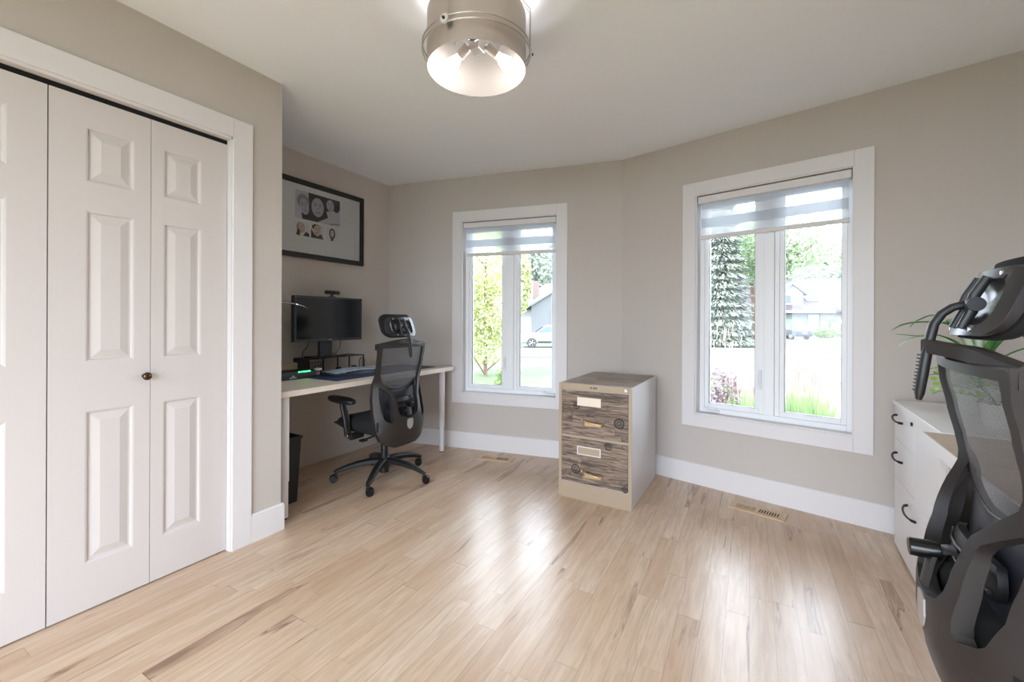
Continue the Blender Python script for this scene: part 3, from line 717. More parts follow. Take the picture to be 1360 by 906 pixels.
photo('small_portrait', 2.143, 2.26, 1.798, 1.908, [(HD, ell(2.19, 1.885, .04, .025)), (HD, [(2.143, 1.87), (2.17, 1.83), (2.20, 1.815), (2.235, 1.84), (2.255, 1.798), (2.143, 1.798)])] + face(2.198, 1.862, .034, .042, SK2, -10), WH_)
photo('small_portrait', 2.285, 2.39, 1.798, 1.910, [(HD, ell(2.337, 1.86, .030, .045)), (HD, [(2.315, 1.85), (2.36, 1.85), (2.345, 1.80), (2.325, 1.80)])] + face(2.336, 1.862, .018, .030, SK2, 0), WH_)
B('glazing', PF(fy0 + fw, fz0 + fw, .0205), PF(fy1 - fw, fz1 - fw, .0215), CLEARG, pf)
B('picture_backing', PF(fy0 + .01, fz0 + .01, .0), PF(fy1 - .01, fz1 - .01, .004), BLF, pf)

# ------------------------------------------------------------------ office chairs
def smoothstep(a, b, x): t = max(0, min(1, (x - a) / (b - a))); return t * t * (3 - 2 * t)
def interp(tab, z):
    if z <= tab[0][0]: return tab[0][1]
    for (a, va), (b, vb) in zip(tab, tab[1:]):
        if z <= b: t = (z - a) / (b - a); t = t * t * (3 - 2 * t) * .5 + t * .5; return va + (vb - va) * t
    return tab[-1][1]
YST = [(.27, .212), (.32, .234), (.40, .250), (.48, .250), (.56, .234), (.62, .220), (.70, .202), (.8, .19)]
YMT = [(.50, .150), (.66, .146), (.72, .150), (.78, .160), (.86, .176), (.93, .190), (1.02, .197)]
def YM_(x, z): return interp(YMT, z) - .016 * (abs(x) / .2) ** 2
def YS_(x, z): return interp(YST, z) - .055 * (abs(x) / .2) ** 3.2
def YB_(x, z):
    t = smoothstep(.68, .78, z); return YS_(x, z) * (1 - t) + (YM_(x, z) + .012) * t
HWT = [(.275, .10), (.30, .165), (.34, .205), (.40, .228), (.50, .236), (.60, .233), (.70, .222), (.80, .215), (.90, .219), (.985, .226)]
def chair(loc, rz, dz, label, base_rz, arm_drop=0, caster_rz=0):
    e = empty('office_chair', (loc[0], loc[1], 0), rz); tag(e, label, 'office chair', 'black mesh office chairs')
    def up(pt): return (pt[0], pt[1], pt[2] + dz)
    # --- base
    leg_angles = [math.radians(a) - rz + base_rz for a in (10, 82, 154, 226, 298)]
    hub = MB(); hub.lathe([(0, .165), (.030, .165), (.034, .155), (.048, .140), (.052, .10), (.046, .085), (.034, .080), (.034, .045), (0, .045)], n=28).build('base_hub', BLACKP, e, smooth=40)
    MB().cyl((0, 0, .165), (0, 0, .245 + dz * .5), .026, n=24).build('gas_cylinder_sleeve', BLACKP, e, smooth=40)
    MB().cyl((0, 0, .24 + dz * .5), (0, 0, .315 + dz), .014, n=20).build('gas_cylinder_rod', CHROME, e, smooth=40)
    for i, a in enumerate(leg_angles):
        c_, s_ = math.cos(a), math.sin(a)
        pts = [(c_ * r, s_ * r, z) for r, z in ((.02, .128), (.10, .128), (.18, .118), (.26, .100), (.315, .082), (.340, .072))]
        lg = MB().tube(pts, [1.1, 1.0, .88, .75, .66, .5], 8, flat=(.026, .022), up=(0, 0, 1)).build('leg', BLACKP, e, smooth=45)
        cs = MB(); p = Vector((c_ * .332, s_ * .332, 0)); cs.cyl((p.x, p.y, .05), (p.x, p.y, .078), .008, n=10)
        t = a + caster_rz + i * 1.9 + .6; dx, dy = math.cos(t), math.sin(t); off = Vector((-dy, dx, 0)); c0 = p + Vector((dx * .012, dy * .012, .028))
        cs.cyl(c0 - off * .008, c0 + off * .008, .024, n=20); cs.box((-.014, -.010, .036), (.016, .010, .056), Matrix.Translation((p.x, p.y, 0)) @ Matrix.Rotation(t, 4, 'Z'))
        ct = cs.build('caster', BLACKP, e, smooth=40)
        for sg in (-1, 1):
            w_ = MB(); a_ = c0 + off * (.009 * sg); b_ = c0 + off * (.024 * sg); w_.cyl(a_, b_, .028, .025, n=24); w_.build('caster_wheel', BLACKG, ct, smooth=40)
    # --- mechanism
    mb = MB(); mb.box(up((-.075, -.10, .315)), up((.075, .14, .362))); mb.build('tilt_mechanism', BLACKP, e, bevel=.012)
    mb = MB(); mb.tube([up((.07, .02, .335)), up((.13, .02, .332)), up((.19, .015, .325))], .006, 8); mb.box(up((.185, -.005, .318)), up((.225, .035, .330))); mb.build('height_lever', BLACKP, e, smooth=50)
    mb = MB(); mb.tube([up((-.07, .05, .335)), up((-.14, .05, .326)), up((-.15, .05, .300)), up((-.22, .05, .300)), up((-.225, .05, .325))], .0055, 8); mb.build('tilt_lever', BLACKP, e, smooth=50)
    # --- seat cushion
    mb = MB(); nx, ny = 14, 14; vs = []; fs = []
    def seat_xy(u, v):
        k = 1 - .10 * max(0, -v) ** 2; x = .25 * u * (1 - .10 * abs(v) ** 3); y = -.045 + .245 * v * (1 - .10 * abs(u) ** 3); return x, y
    for side in (0, 1):
        for i in range(nx + 1):
            for j in range(ny + 1):
                u, v = -1 + 2 * i / nx, -1 + 2 * j / ny; x, y = seat_xy(u, v)
                edge = max(abs(u), abs(v)); rnd = max(0, (edge - .78) / .22) ** 2
                top = .478 + .012 * u * u - .030 * smoothstep(-.45, -1, v) + .012 * v - .038 * rnd
                bot = .372 + .03 * rnd + .018 * smoothstep(-.3, -1, v)
                vs.append(up((x, y, top if side == 0 else bot)))
    n_ = (nx + 1) * (ny + 1)
    for i in range(nx):
        for j in range(ny):
            a = i * (ny + 1) + j; q = (a, a + ny + 1, a + ny + 2, a + 1); fs.append(q); fs.append(tuple(n_ + k for k in reversed(q)))
    rim = [i * (ny + 1) for i in range(nx + 1)] + [nx * (ny + 1) + j for j in range(1, ny + 1)] + [i * (ny + 1) + ny for i in range(nx - 1, -1, -1)] + [j for j in range(ny - 1, 0, -1)]
    for k in range(len(rim)): a, b = rim[k], rim[(k + 1) % len(rim)]; fs.append((a, b, n_ + b, n_ + a))
    mb.add(vs, fs).build('seat', FOAM, e, smooth=180)
    mb = MB(); mb.box(up((-.17, -.19, .352)), up((.17, .15, .374))); mb.build('seat_pan', BLACKP, e, bevel=.01)
    # --- armrests
    az = .60 - arm_drop
    for sg in (1, -1):
        ar = MB(); ar.tube([up((sg * .17, -.03, .357)), up((sg * .27, -.03, .357)), up((sg * .292, -.035, .375)), up((sg * .294, -.05, .48 - arm_drop)), up((sg * .294, -.085, az - .012))], 1.0, 10, flat=(.024, .013), up=(0, 1, 0)); arm = ar.build('armrest', BLACKP, e, smooth=50)
        pd = MB(); N = 26; vs = []
        for zz, sc_ in ((az - .012, .9), (az - .004, 1), (az + .012, 1), (az + .020, .86)):
            for k in range(N):
                a = 2 * PI * k / N; vs.append(up((sg * .292 + .043 * sc_ * math.copysign(abs(math.cos(a)) ** .8, math.cos(a)), -.10 + .128 * sc_ * math.copysign(abs(math.sin(a)) ** .8, math.sin(a)), zz + .006 * math.sin(a) * -1)))
        fs = [tuple(range(N - 1, -1, -1)), tuple(range(3 * N, 4 * N))] + [(r * N + k, r * N + (k + 1) % N, (r + 1) * N + (k + 1) % N, (r + 1) * N + k) for r in range(3) for k in range(N)]
        pd.add(vs, fs).build('arm_pad', BLACKP, arm, smooth=40)
        tip = MB().box(up((sg * .294 - .016, -.048, .362)), up((sg * .294 + .016, -.018, .380))).build('arm_tip', CHROME, arm, bevel=.003)
    # --- back frame: curved shell with side cut-outs
    hwz = lambda z: interp(HWT, z)
    zs = [.275 + (.985 - .275) * i / 36 for i in range(37)]
    outer = [(hwz(z), z) for z in zs] + [(-hwz(z), z) for z in reversed(zs)]
    inner_half = [(.03, .474), (.080, .494), (.094, .52), (.104, .61), (.116, .650), (.172, .730), (.184, .775), (.192, .85), (.196, .94), (.192, .958)]
    fine = []
    for (a, b), (c, d) in zip(inner_half, inner_half[1:]):
        n = max(1, int(math.hypot(a - c, b - d) / .02)); fine += [(a + (c - a) * k / n, b + (d - b) * k / n) for k in range(n)]
    fine.append(inner_half[-1])
    hole = fine + [(.192 - .384 * k / 16, .958) for k in range(1, 16)] + [(-a, b) for a, b in reversed(fine)] + [(0, .470)]
    def cut(sg):
        p = [(.134, .462), (.142, .452), (.180, .470), (.190, .482), (.201, .54), (.203, .64), (.196, .688), (.187, .690), (.142, .645), (.133, .625)]
        out = []
        for i in range(len(p)):
            a, b = p[i], p[(i + 1) % len(p)]; n = max(1, int(math.hypot(a[0] - b[0], a[1] - b[1]) / .02)); out += [(a[0] + (b[0] - a[0]) * k / n, a[1] + (b[1] - a[1]) * k / n) for k in range(n)]
        return [(sg * x, z) for x, z in out]
    th_ = lambda x, z: .020 + .012 * smoothstep(.75, .45, z)
    def fmap(a, b, t): return up((a, YB_(a, b) - (th_(a, b) if t else 0), b))
    fr = MB().plate([outer, hole, cut(1), cut(-1)], 1, fmap, .022).build('back_frame', SHELL, e, smooth=38, bevel=.003)
    # --- mesh panel
    mb = MB(); nu, nv = 22, 30; vs = []; fs = []
    for j in range(nv + 1):
        for i in range(nu + 1):
            u = -1 + 2 * i / nu; zb = .665 + .055 * abs(u) ** 2; z = zb + (.966 - zb) * j / nv
            x = u * (min(.196, hwz(z) - .026) if z > .74 else min(.190, .176 + (z - .70) * .2)); vs.append(up((x, YM_(x, z), z)))
    for j in range(nv):
        for i in range(nu): a = j * (nu + 1) + i; fs.append((a, a + 1, a + nu + 2, a + nu + 1))
    me_o = mb.add(vs, fs).build('mesh_back', MESHM, e, smooth=180)
    uv = me_o.data.uv_layers.new(name='UVMap')
    for lp in me_o.data.loops: c = me_o.data.vertices[lp.vertex_index].co; uv.data[lp.index].uv = (c.x, c.z)
    pts = [up((.185 * u, YM_(.185 * u, .665 + .055 * u * u), .665 + .055 * u * u)) for u in [-1 + 2 * i / 20 for i in range(21)]]
    MB().tube(pts, .0035, 8).build('mesh_edge_trim', SHELL, e, smooth=60)
    # --- lumbar support with its knob
    mb = MB(); vs = []; fs = []; nu, nv = 14, 8
    for t in (0, 1):
        for j in range(nv + 1):
            for i in range(nu + 1):
                u, v = -1 + 2 * i / nu, -1 + 2 * j / nv; x = .125 * u * (1 - .12 * v * v); z = .565 + .045 * v * (1 - .25 * u * u)
                vs.append(up((x, .196 - .03 * (x / .135) ** 2 - (.014 if t else 0) - .008 * v * v, z)))
    n_ = (nu + 1) * (nv + 1)
    for j in range(nv):
        for i in range(nu): a = j * (nu + 1) + i; q = (a, a + 1, a + nu + 2, a + nu + 1); fs += [q, tuple(n_ + k for k in reversed(q))]
    rim = list(range(nu + 1)) + [(j + 1) * (nu + 1) + nu for j in range(nv)] + [nv * (nu + 1) + i for i in range(nu - 1, -1, -1)] + [j * (nu + 1) for j in range(nv - 1, 0, -1)]
    for k in range(len(rim)): a, b = rim[k], rim[(k + 1) % len(rim)]; fs.append((a, b, n_ + b, n_ + a))
    lb = mb.add(vs, fs).build('lumbar_support', BLACKP, e, smooth=50)
    for zz in (.548, .582):
        MB().tube([up((x, .197 - .03 * (x / .135) ** 2, zz)) for x in (-.11, -.05, 0, .05, .11)], .004, 8).build('lumbar_rib', SHELL, lb, smooth=60)
    y_ = YB_(0, .56)
    MB().tube([up((0, y_ - .035, .572)), up((0, y_ - .005, .566)), up((0, y_ + .003, .545)), up((0, .247, .486))], 1, 8, flat=(.018, .007), up=(0, 1, .2)).build('knob_bracket', SHELL, lb, smooth=40)
    MB().cyl(up((0, y_ - .012, .563)), up((0, y_ + .040, .560)), .0195, .0185, n=28).build('lumbar_knob', BLACKG, lb, smooth=40, bevel=.002)
    # under-mesh inner panel that carries the seat back
    mb = MB(); vs = []; fs = []; nu, nv = 10, 8
    for j in range(nv + 1):
        for i in range(nu + 1):
            u = -1 + 2 * i / nu; z = .40 + .275 * j / nv; x = u * .168; vs.append(up((x, .138 - .012 * u * u + .02 * (1 - j / nv), z + .04 * u * u * (j / nv))))
    for j in range(nv):
        for i in range(nu): a = j * (nu + 1) + i; fs.append((a, a + 1, a + nu + 2, a + nu + 1))
    mb.add(vs, fs).build('inner_panel', mat('slate_back_panel', (46, 48, 56), .35), e, smooth=180, solid=.006)
    MB().tube([up((0, .10, .338)), up((0, .17, .335)), up((0, .205, .355)), up((0, .222, .42))], 1, 10, flat=(.05, .012), up=(0, 0, 1)).build('back_bracket', BLACKP, e, smooth=40)
    # --- shield badge
    sh = [(-.027, .036), (0, .040), (.027, .036), (.029, .0), (.022, -.022), (0, -.038), (-.022, -.022), (-.029, .0)]
    MB().prism(sh, lambda a, b: up((a, YB_(a, .425 + b) + .0005, .425 + b)), lambda a, b: up((a, YB_(a, .425 + b) + .004, .425 + b))).build('shield_badge', SILVERP, fr)
    # --- top rail
    N = 24; pts = [];
    vs = []; fs = []
    for i in range(N + 1):
        x = -.226 + .452 * i / N; u = abs(x) / .226
        zt = 1.026 - .036 * u; zb = .998 - .050 * u; yb = .200 - .020 * (x / .2) ** 2 + .055 * math.exp(-(x / .045) ** 2); yf = yb - .026
        for y, z in ((yb, zb), (yb, zt - .004), (yb - .006, zt), (yf, zt - .003), (yf, zb)): vs.append(up((x, y, z)))
    for i in range(N):
        for k in range(5): fs.append((i * 5 + k, i * 5 + (k + 1) % 5, i * 5 + 5 + (k + 1) % 5, i * 5 + 5 + k))
    fs += [(4, 3, 2, 1, 0), tuple(N * 5 + k for k in range(5))]
    MB().add(vs, fs).build('top_rail', SHELL, e, smooth=35)
    # --- headrest
    ha = MB(); P_ = [(.187, 1.100), (.205, 1.094), (.222, 1.080), (.234, 1.058), (.240, 1.028), (.247, .985), (.252, .945), (.257, .905), (.258, .890)]
    arm = ha.tube([up((0, y, z)) for i, (y, z) in enumerate(P_)], [1, 1, 1, 1, 1.05, 1.1, 1.1, 1.0, .6], 10, flat=(.013, .0085), up=(0, 1, 0)).build('headrest_arm', BLACKP, e, smooth=50)
    tb_ = MB()
    for k in range(11): z = .988 - k * .0078; tb_.box(up((-.005, .250 + k * .0007, z)), up((.005, .2605 + k * .0008, z + .003)))
    tb_.build('height_ratchet', SHELL, arm)
    MB().cyl(up((-.030, .178, 1.100)), up((.030, .178, 1.100)), .0115, n=20).build('hinge_barrel', BLACKP, arm, smooth=40, bevel=.0015)
    MB().cyl(up((-.038, .178, 1.100)), up((-.030, .178, 1.100)), .0145, n=20).build('hinge_cap', BLACKP, arm, smooth=40)
    hc = (.125, 1.103)
    def hmap(a, b, depth): # headrest surface: a lateral, b vertical, curved forward at the sides
        return up((a, .160 + .046 * ((.062 - b) / .125) - 1.3 * a * a - depth, 1.103 + b))
    def rr_(w, h, r, n=7, cx=0, cz=0):
        out = []
        for sx, sz, a0 in ((1, 1, 0), (-1, 1, 90), (-1, -1, 180), (1, -1, 270)):
            for i in range(n + 1): a = math.radians(a0 + 90 * i / n); out.append((cx + sx * (w - r) + r * math.cos(a), cz + sz * (h - r) + r * math.sin(a)))
        return out
    def dens(L, st=.012):
        out = []
        for i in range(len(L)):
            a, b = L[i], L[(i + 1) % len(L)]; n = max(1, int(math.hypot(a[0] - b[0], a[1] - b[1]) / st)); out += [(a[0] + (b[0] - a[0]) * k / n, a[1] + (b[1] - a[1]) * k / n) for k in range(n)]
        return out
    o_ = dens(rr_(.140, .068, .045)); i_ = dens(rr_(.102, .046, .03)); 
    HP = mat('graphite_gloss_plastic', (44, 42, 44), .26) if 'graphite_gloss_plastic' not in bpy.data.materials else bpy.data.materials['graphite_gloss_plastic']
    fb = MB().plate([o_, i_], 1, lambda a, b, t: hmap(a, b, .004 if t == 0 else .022), .014).build('headrest_frame', HP, e, smooth=40, bevel=.004)
    # recessed bowl
    mb = MB(); vs = []; fs = []; n1, n2 = 8, len(i_)
    for r in range(n1 + 1):
        s_ = 1.02 - r / n1
        for (a, b) in i_: vs.append(hmap(a * max(s_, 0), b * max(s_, 0), .010 + .022 * (1 - max(s_, 0) ** 2)))
    for r in range(n1):
        for k in range(n2): fs.append((r * n2 + k, r * n2 + (k + 1) % n2, (r + 1) * n2 + (k + 1) % n2, (r + 1) * n2 + k))
    mb.add(vs, fs).build('headrest_bowl', HP, fb, smooth=180)
    # cushion in front
    mb = MB(); ca = dens(rr_(.148, .080, .055), .014); rings = [(1.0, .018), (1.03, .030), (1.0, .044), (.88, .054), (.6, .060), (.3, .062), (.0, .062)]; vs = []; fs = []
    for s_, d_ in rings:
        for a, b in ca: vs.append(hmap(a * s_, b * s_ + .006, d_ + .004))
    n2 = len(ca)
    for r in range(len(rings) - 1):
        for k in range(n2): fs.append((r * n2 + k, r * n2 + (k + 1) % n2, (r + 1) * n2 + (k + 1) % n2, (r + 1) * n2 + k))
    fs.append(tuple(range(n2)))
    mb.add(vs, fs).build('headrest_cushion', FOAM, e, smooth=60)
    for sx in (-.024, .024):
        MB().tube([hmap(sx, .052, .004), up((sx, .178, 1.118)), up((sx, .182, 1.100)), up((sx, .182, 1.085)), hmap(sx * 1.1, -.054, .004)], [1, 1.1, 1.2, 1.1, 1], 8, flat=(.007, .0085), up=(0, 1, 0)).build('headrest_bar', BLACKP, fb, smooth=50)
    for a, b in ((-.07, .056), (.07, .056), (-.062, -.055), (.062, -.055)):
        p = Vector(hmap(a, b, .004)); MB().cyl(p + Vector((0, .002, 0)), p - Vector((0, .004, 0)), .0042, n=14).build('screw', NICK, fb, smooth=40)
    return e
chair((-2.327, 2.253), math.radians(-91), 0, 'black mesh office chair with headrest rolled up to the white alcove desk', 0)
chair((.584, 1.2485), math.radians(85.5), .089, 'black mesh office chair seen close from behind at the right edge', math.radians(20), .02)

# ------------------------------------------------------------------ white cabinet and wood desk on the right wall
cb = empty('storage_cabinet', (.655, 2.90, 0), -RA - PI / 2)   # local x runs toward the camera along the front, local y toward the wall is +y
tag(cb, 'low white cabinet with two small drawers and one wide drawer by the window wall', 'cabinet')
CW = mat('white_melamine', (238, 238, 240), .35)
# local frame: x = toward camera, y = +x world (into the wall)
B('body', (0, .02, .0), (.735, .58, .722), CW, cb, .001)
mb = MB(); mb.box((-.010, -.006, .7235), (.764, .585, .747)); mb.build('worktop', CW, cb, bevel=.002)
HN = mat('black_iron_handle', (36, 38, 42), .4, metal=.5)
def handle(par, x, z, w=.10):
    pts = []
    for i in range(15):
        t = i / 14; u = -w / 2 + w * t; pts.append((x + u, -.006 - .026 * math.sin(PI * t) ** .6, z + .010 * math.cos(PI * t) * 1.0))
    MB().tube(pts, [.0062 if i in (0, 1, 13, 14) else .0042 for i in range(15)], 8).build('handle', HN, par, smooth=60)
for nm, x0, x1, z0, z1, hx, hz in (('drawer', .002, .372, .557, .720, .135, .672), ('drawer', .002, .372, .362, .554, .135, .482), ('drawer', .002, .73, .010, .359, .36, .292)):
    d = B(nm, (x0, 0, z0), (x1, .019, z1), CW, cb, .0015); handle(d, hx, hz, .12 if x1 < .5 else .15)
k = MB().cyl((.345, .002, .690), (.345, -.006, .690), .009, n=18).build('key_lock', HN, cb, smooth=40)
B('side_door', (.376, 0, .362), (.73, .019, .720), CW, cb, .0015)
ds = empty('side_desk', (.557, 2.13, 0), -RA - PI / 2); tag(ds, 'wood-grain topped white-edged desk joining the white cabinet behind the near chair', 'desk')
B('tabletop', (.004, .004, .700), (1.62, .66, .7445), DESKW, ds)
B('edge_band', (0, 0, .700), (1.62, .004, .745), CW, ds)
B('edge_band', (0, .004, .700), (.004, .66, .745), CW, ds)
B('end_panel', (.055, .06, 0), (.077, .64, .700), mat('birch_side_panel', (206, 184, 158), .5), ds)
B('end_panel', (1.55, .06, 0), (1.572, .64, .700), CW, ds)

# ------------------------------------------------------------------ plants on the cabinet
GRN = mat('leaf_green', (74, 128, 58), .4, var=.3, var_scale=20); PALEV = mat('pale_leaf_edge', (196, 214, 190), .4); LIM = mat('lime_leaf', (150, 200, 70), .45)
def strap(pts, w, m_, name, par):
    mb = MB(); vs = []; fs = []; P_ = [Vector(p) for p in pts]
    # resample
    Q = []
    for i in range(len(P_) - 1):
        p0 = P_[max(i - 1, 0)]; p1 = P_[i]; p2 = P_[i + 1]; p3 = P_[min(i + 2, len(P_) - 1)]
        for k in range(5):
            t = k / 5; Q.append(.5 * ((2 * p1) + (p2 - p0) * t + (2 * p0 - 5 * p1 + 4 * p2 - p3) * t * t + (3 * p1 - p0 - 3 * p2 + p3) * t ** 3))
    Q.append(P_[-1]); N = len(Q)
    for i, q in enumerate(Q):
        T_ = (Q[min(i + 1, N - 1)] - Q[max(i - 1, 0)]).normalized(); S_ = T_.cross(Vector((0, 0, 1)))
        if S_.length < .1: S_ = Vector((1, 0, 0))
        S_.normalize(); U_ = S_.cross(T_); t = i / (N - 1); ww = w * (min(1, t * 4 + .35)) * (1 - t ** 3) + .0008
        vs += [q - S_ * ww + U_ * ww * .35, q, q + S_ * ww + U_ * ww * .35]
    for i in range(N - 1):
        for k in range(2): a = i * 3 + k; fs.append((a, a + 1, a + 4, a + 3))
    return mb.add(vs, fs).build(name, m_, par, smooth=180, solid=.0015)
pot_m = mat('white_ceramic', (232, 232, 230), .25)
pl = empty('potted_spider_plant', (.86, 2.60, .747)); tag(pl, 'potted plant with long arching strap leaves on the white cabinet behind the chair', 'potted plant')
MB().lathe([(0, 0), (.055, 0), (.062, .01), (.080, .12), (.083, .125), (.078, .127), (.073, .118), (.06, .02), (0, .015)], n=32).build('pot', pot_m, pl, smooth=45)
MB().lathe([(0, .108), (.074, .108)], n=24).build('soil', mat('potting_soil', (60, 44, 34), .95, bump=(80, .5)), pl)
for pts, w_, m_ in (([(0, 0, .11), (-.03, -.02, .30), (-.10, -.06, .385), (-.18, -.10, .403), (-.27, -.15, .395), (-.326, -.183, .368)], .017, GRN), ([(0, 0, .11), (-.06, -.03, .29), (-.15, -.08, .345), (-.21, -.12, .342), (-.31, -.172, .352)], .010, GRN), ([(0, .01, .11), (-.07, -.03, .28), (-.17, -.09, .345), (-.25, -.14, .33), (-.302, -.17, .298)], .013, PALEV)):
    strap(pts, w_, m_, 'leaf', pl)
for i, (ax, ay, L_, hgt, w) in enumerate([(-.7, -.7, .3, .3, .016), (.6, -.8, .30, .28, .013), (.9, .1, .3, .3, .012), (.3, .3, .2, .34, .012), (-.5, .25, .22, .32, .012), (.1, -.9, .32, .26, .014), (-.2, -.95, .28, .33, .013), (.7, -.4, .3, .2, .012)]):
    n_ = math.hypot(ax, ay); ax /= n_; ay /= n_
    droop = hgt - .05
    strap([(ax * .01, ay * .01, .11), (ax * L_ * .2, ay * L_ * .2, .11 + hgt * .65), (ax * L_ * .55, ay * L_ * .55, .11 + hgt), (ax * L_ * .85, ay * L_ * .85, .11 + hgt * .95), (ax * L_, ay * L_, .11 + droop)], w, GRN if i % 3 else PALEV, 'leaf', pl)
vn = empty('potted_vine', (.84, 2.36, .747)); tag(vn, 'small plant with tiny lime green leaves on thin stems behind the chair', 'potted plant')
MB().lathe([(0, 0), (.04, 0), (.046, .01), (.058, .085), (.060, .09), (.054, .088), (.045, .015), (0, .012)], n=28).build('pot', pot_m, vn, smooth=45)
MB().lathe([(0, .078), (.053, .078)], n=24).build('soil', bpy.data.materials['potting_soil'], vn)
rnd = random.Random(5)
for s_ in range(9):
    a = PI + (-.9 + 1.8 * s_ / 8) if s_ < 7 else rnd.uniform(0, 2 * PI); L_ = rnd.uniform(.14, .26); hz = rnd.uniform(.02, .13)
    pts = [(0, 0, .08)] + [(math.cos(a) * L_ * t + rnd.uniform(-.012, .012), math.sin(a) * L_ * t + rnd.uniform(-.012, .012), .09 + hz * 2.2 * t * (1.4 - t) + rnd.uniform(-.006, .006)) for t in (.3, .55, .8, 1)]
    st = MB().tube(pts, .0012, 5).build('stem', BRONZE if False else GRN, vn, smooth=60)
    lf = MB()
    for k in range(10):
        i = rnd.randint(1, 4); p = Vector(pts[i]) + Vector((rnd.uniform(-.018, .018), rnd.uniform(-.018, .018), rnd.uniform(-.015, .015)))
        M_ = Matrix.Translation(p) @ Euler((rnd.uniform(-1, 1), rnd.uniform(-1, 1), rnd.uniform(0, 6.28))).to_matrix().to_4x4(); r_ = rnd.uniform(.008, .013)
        lf.add([(r_ * math.cos(t), r_ * .8 * math.sin(t), 0) for t in [PI / 4 * q for q in range(8)]], [tuple(range(8))], M_)
    lf.build('leaflet', LIM, st)

# ------------------------------------------------------------------ outdoors
GZ = -.8
FW_ = Vector((-math.sin(YAW), math.cos(YAW), 0)); RT_ = Vector((math.cos(YAW), math.sin(YAW), 0))
def E_(r, d, z=0): p = RT_ * r + FW_ * d; return (p.x, p.y, z)
GRASS = mat('lawn_grass', (66, 80, 48), .9, var=.12, var_scale=3); ROAD = mat('pale_asphalt', (84, 83, 82), .9, var=.04, var_scale=2); DRIVE = mat('pale_concrete', (108, 107, 106), .85, var=.04, var_scale=3)
def gpoly(name, pts, z, m_): o = MB().prism(pts, lambda a, b: E_(a, b, z), lambda a, b: E_(a, b, z - .05)).build(name, m_); return o
o = gpoly('ground_lawn', [(-140, -20), (140, -20), (140, 170), (-140, 170)], GZ, GRASS); struct(o)
o = gpoly('ground_street', [(-90, 23.5), (90, 21.5), (90, 30), (-90, 32)], GZ + .03, ROAD); struct(o)
o = gpoly('ground_driveway', [(4.6, 3.9), (9.5, 3.9), (15, 22), (9.2, 22)], GZ + .035, DRIVE); struct(o)
o = gpoly('ground_far_drive', [(31, 30), (46, 30), (38.5, 54.5), (33, 54.5)], GZ + .035, DRIVE); struct(o)
o = gpoly('ground_side_drive', [(27, 30), (30, 30), (31.5, 52), (29, 52)], GZ + .035, DRIVE); struct(o)

def leafcloud(mb, blobs, n, size, rnd, flatz=0, aspect=.6):
    tot = sum(b[3] * b[4] * b[5] for b in blobs)
    for (x, y, z, rx, ry, rz) in blobs:
        k = int(n * rx * ry * rz / tot) + 1
        for _ in range(k):
            while True:
                v = Vector((rnd.uniform(-1, 1), rnd.uniform(-1, 1), rnd.uniform(-1, 1)))
                if .25 < v.length < 1: break
            v = v * (.75 + .25 / max(v.length, .3)) if v.length > .6 else v
            c = Vector((x + v.x * rx, y + v.y * ry, z + v.z * rz)); s = size * rnd.uniform(.6, 1.3)
            M_ = Matrix.Translation(c) @ Euler((rnd.uniform(-1.2, 1.2), rnd.uniform(-1.2, 1.2), rnd.uniform(0, 6.28))).to_matrix().to_4x4()
            mb.add([(-s * .5, 0, 0), (0, -s * aspect * .5, 0), (s * .5, 0, 0), (0, s * aspect * .5, 0)], [(0, 1, 2, 3)], M_)
def leafmat(name, rgb, rgb2):
    m, nt, N, K, bs = new_mat(name); out = N['Material Output']
    oi = N.new('ShaderNodeTexCoord'); n = N.new('ShaderNodeTexNoise'); n.inputs['Scale'].default_value = .9; n.inputs['Detail'].default_value = 5; K.new(oi.outputs['Object'], n.inputs['Vector'])
    c = ramp(nt, n.outputs['Fac'], [(.35, lin(rgb)), (.65, lin(rgb2))]); K.new(c, bs.inputs['Base Color']); bs.inputs['Roughness'].default_value = .8
    t = N.new('ShaderNodeBsdfTranslucent'); K.new(c, t.inputs[0]); x = N.new('ShaderNodeMixShader'); x.inputs[0].default_value = .35
    K.new(bs.outputs[0], x.inputs[1]); K.new(t.outputs[0], x.inputs[2]); K.new(x.outputs[0], out.inputs[0]); return m
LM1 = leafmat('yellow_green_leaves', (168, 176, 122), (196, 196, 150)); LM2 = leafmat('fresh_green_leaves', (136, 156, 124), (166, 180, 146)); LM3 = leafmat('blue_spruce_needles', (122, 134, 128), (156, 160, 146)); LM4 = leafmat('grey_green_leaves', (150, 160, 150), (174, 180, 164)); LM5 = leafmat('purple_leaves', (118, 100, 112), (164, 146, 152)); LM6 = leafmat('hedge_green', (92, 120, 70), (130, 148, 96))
GBL = leafmat('grass_blades', (110, 148, 84), (150, 176, 112))
BARK = mat('grey_brown_bark', (112, 90, 78), .9, var=.2, var_scale=8, bump=(20, .6))
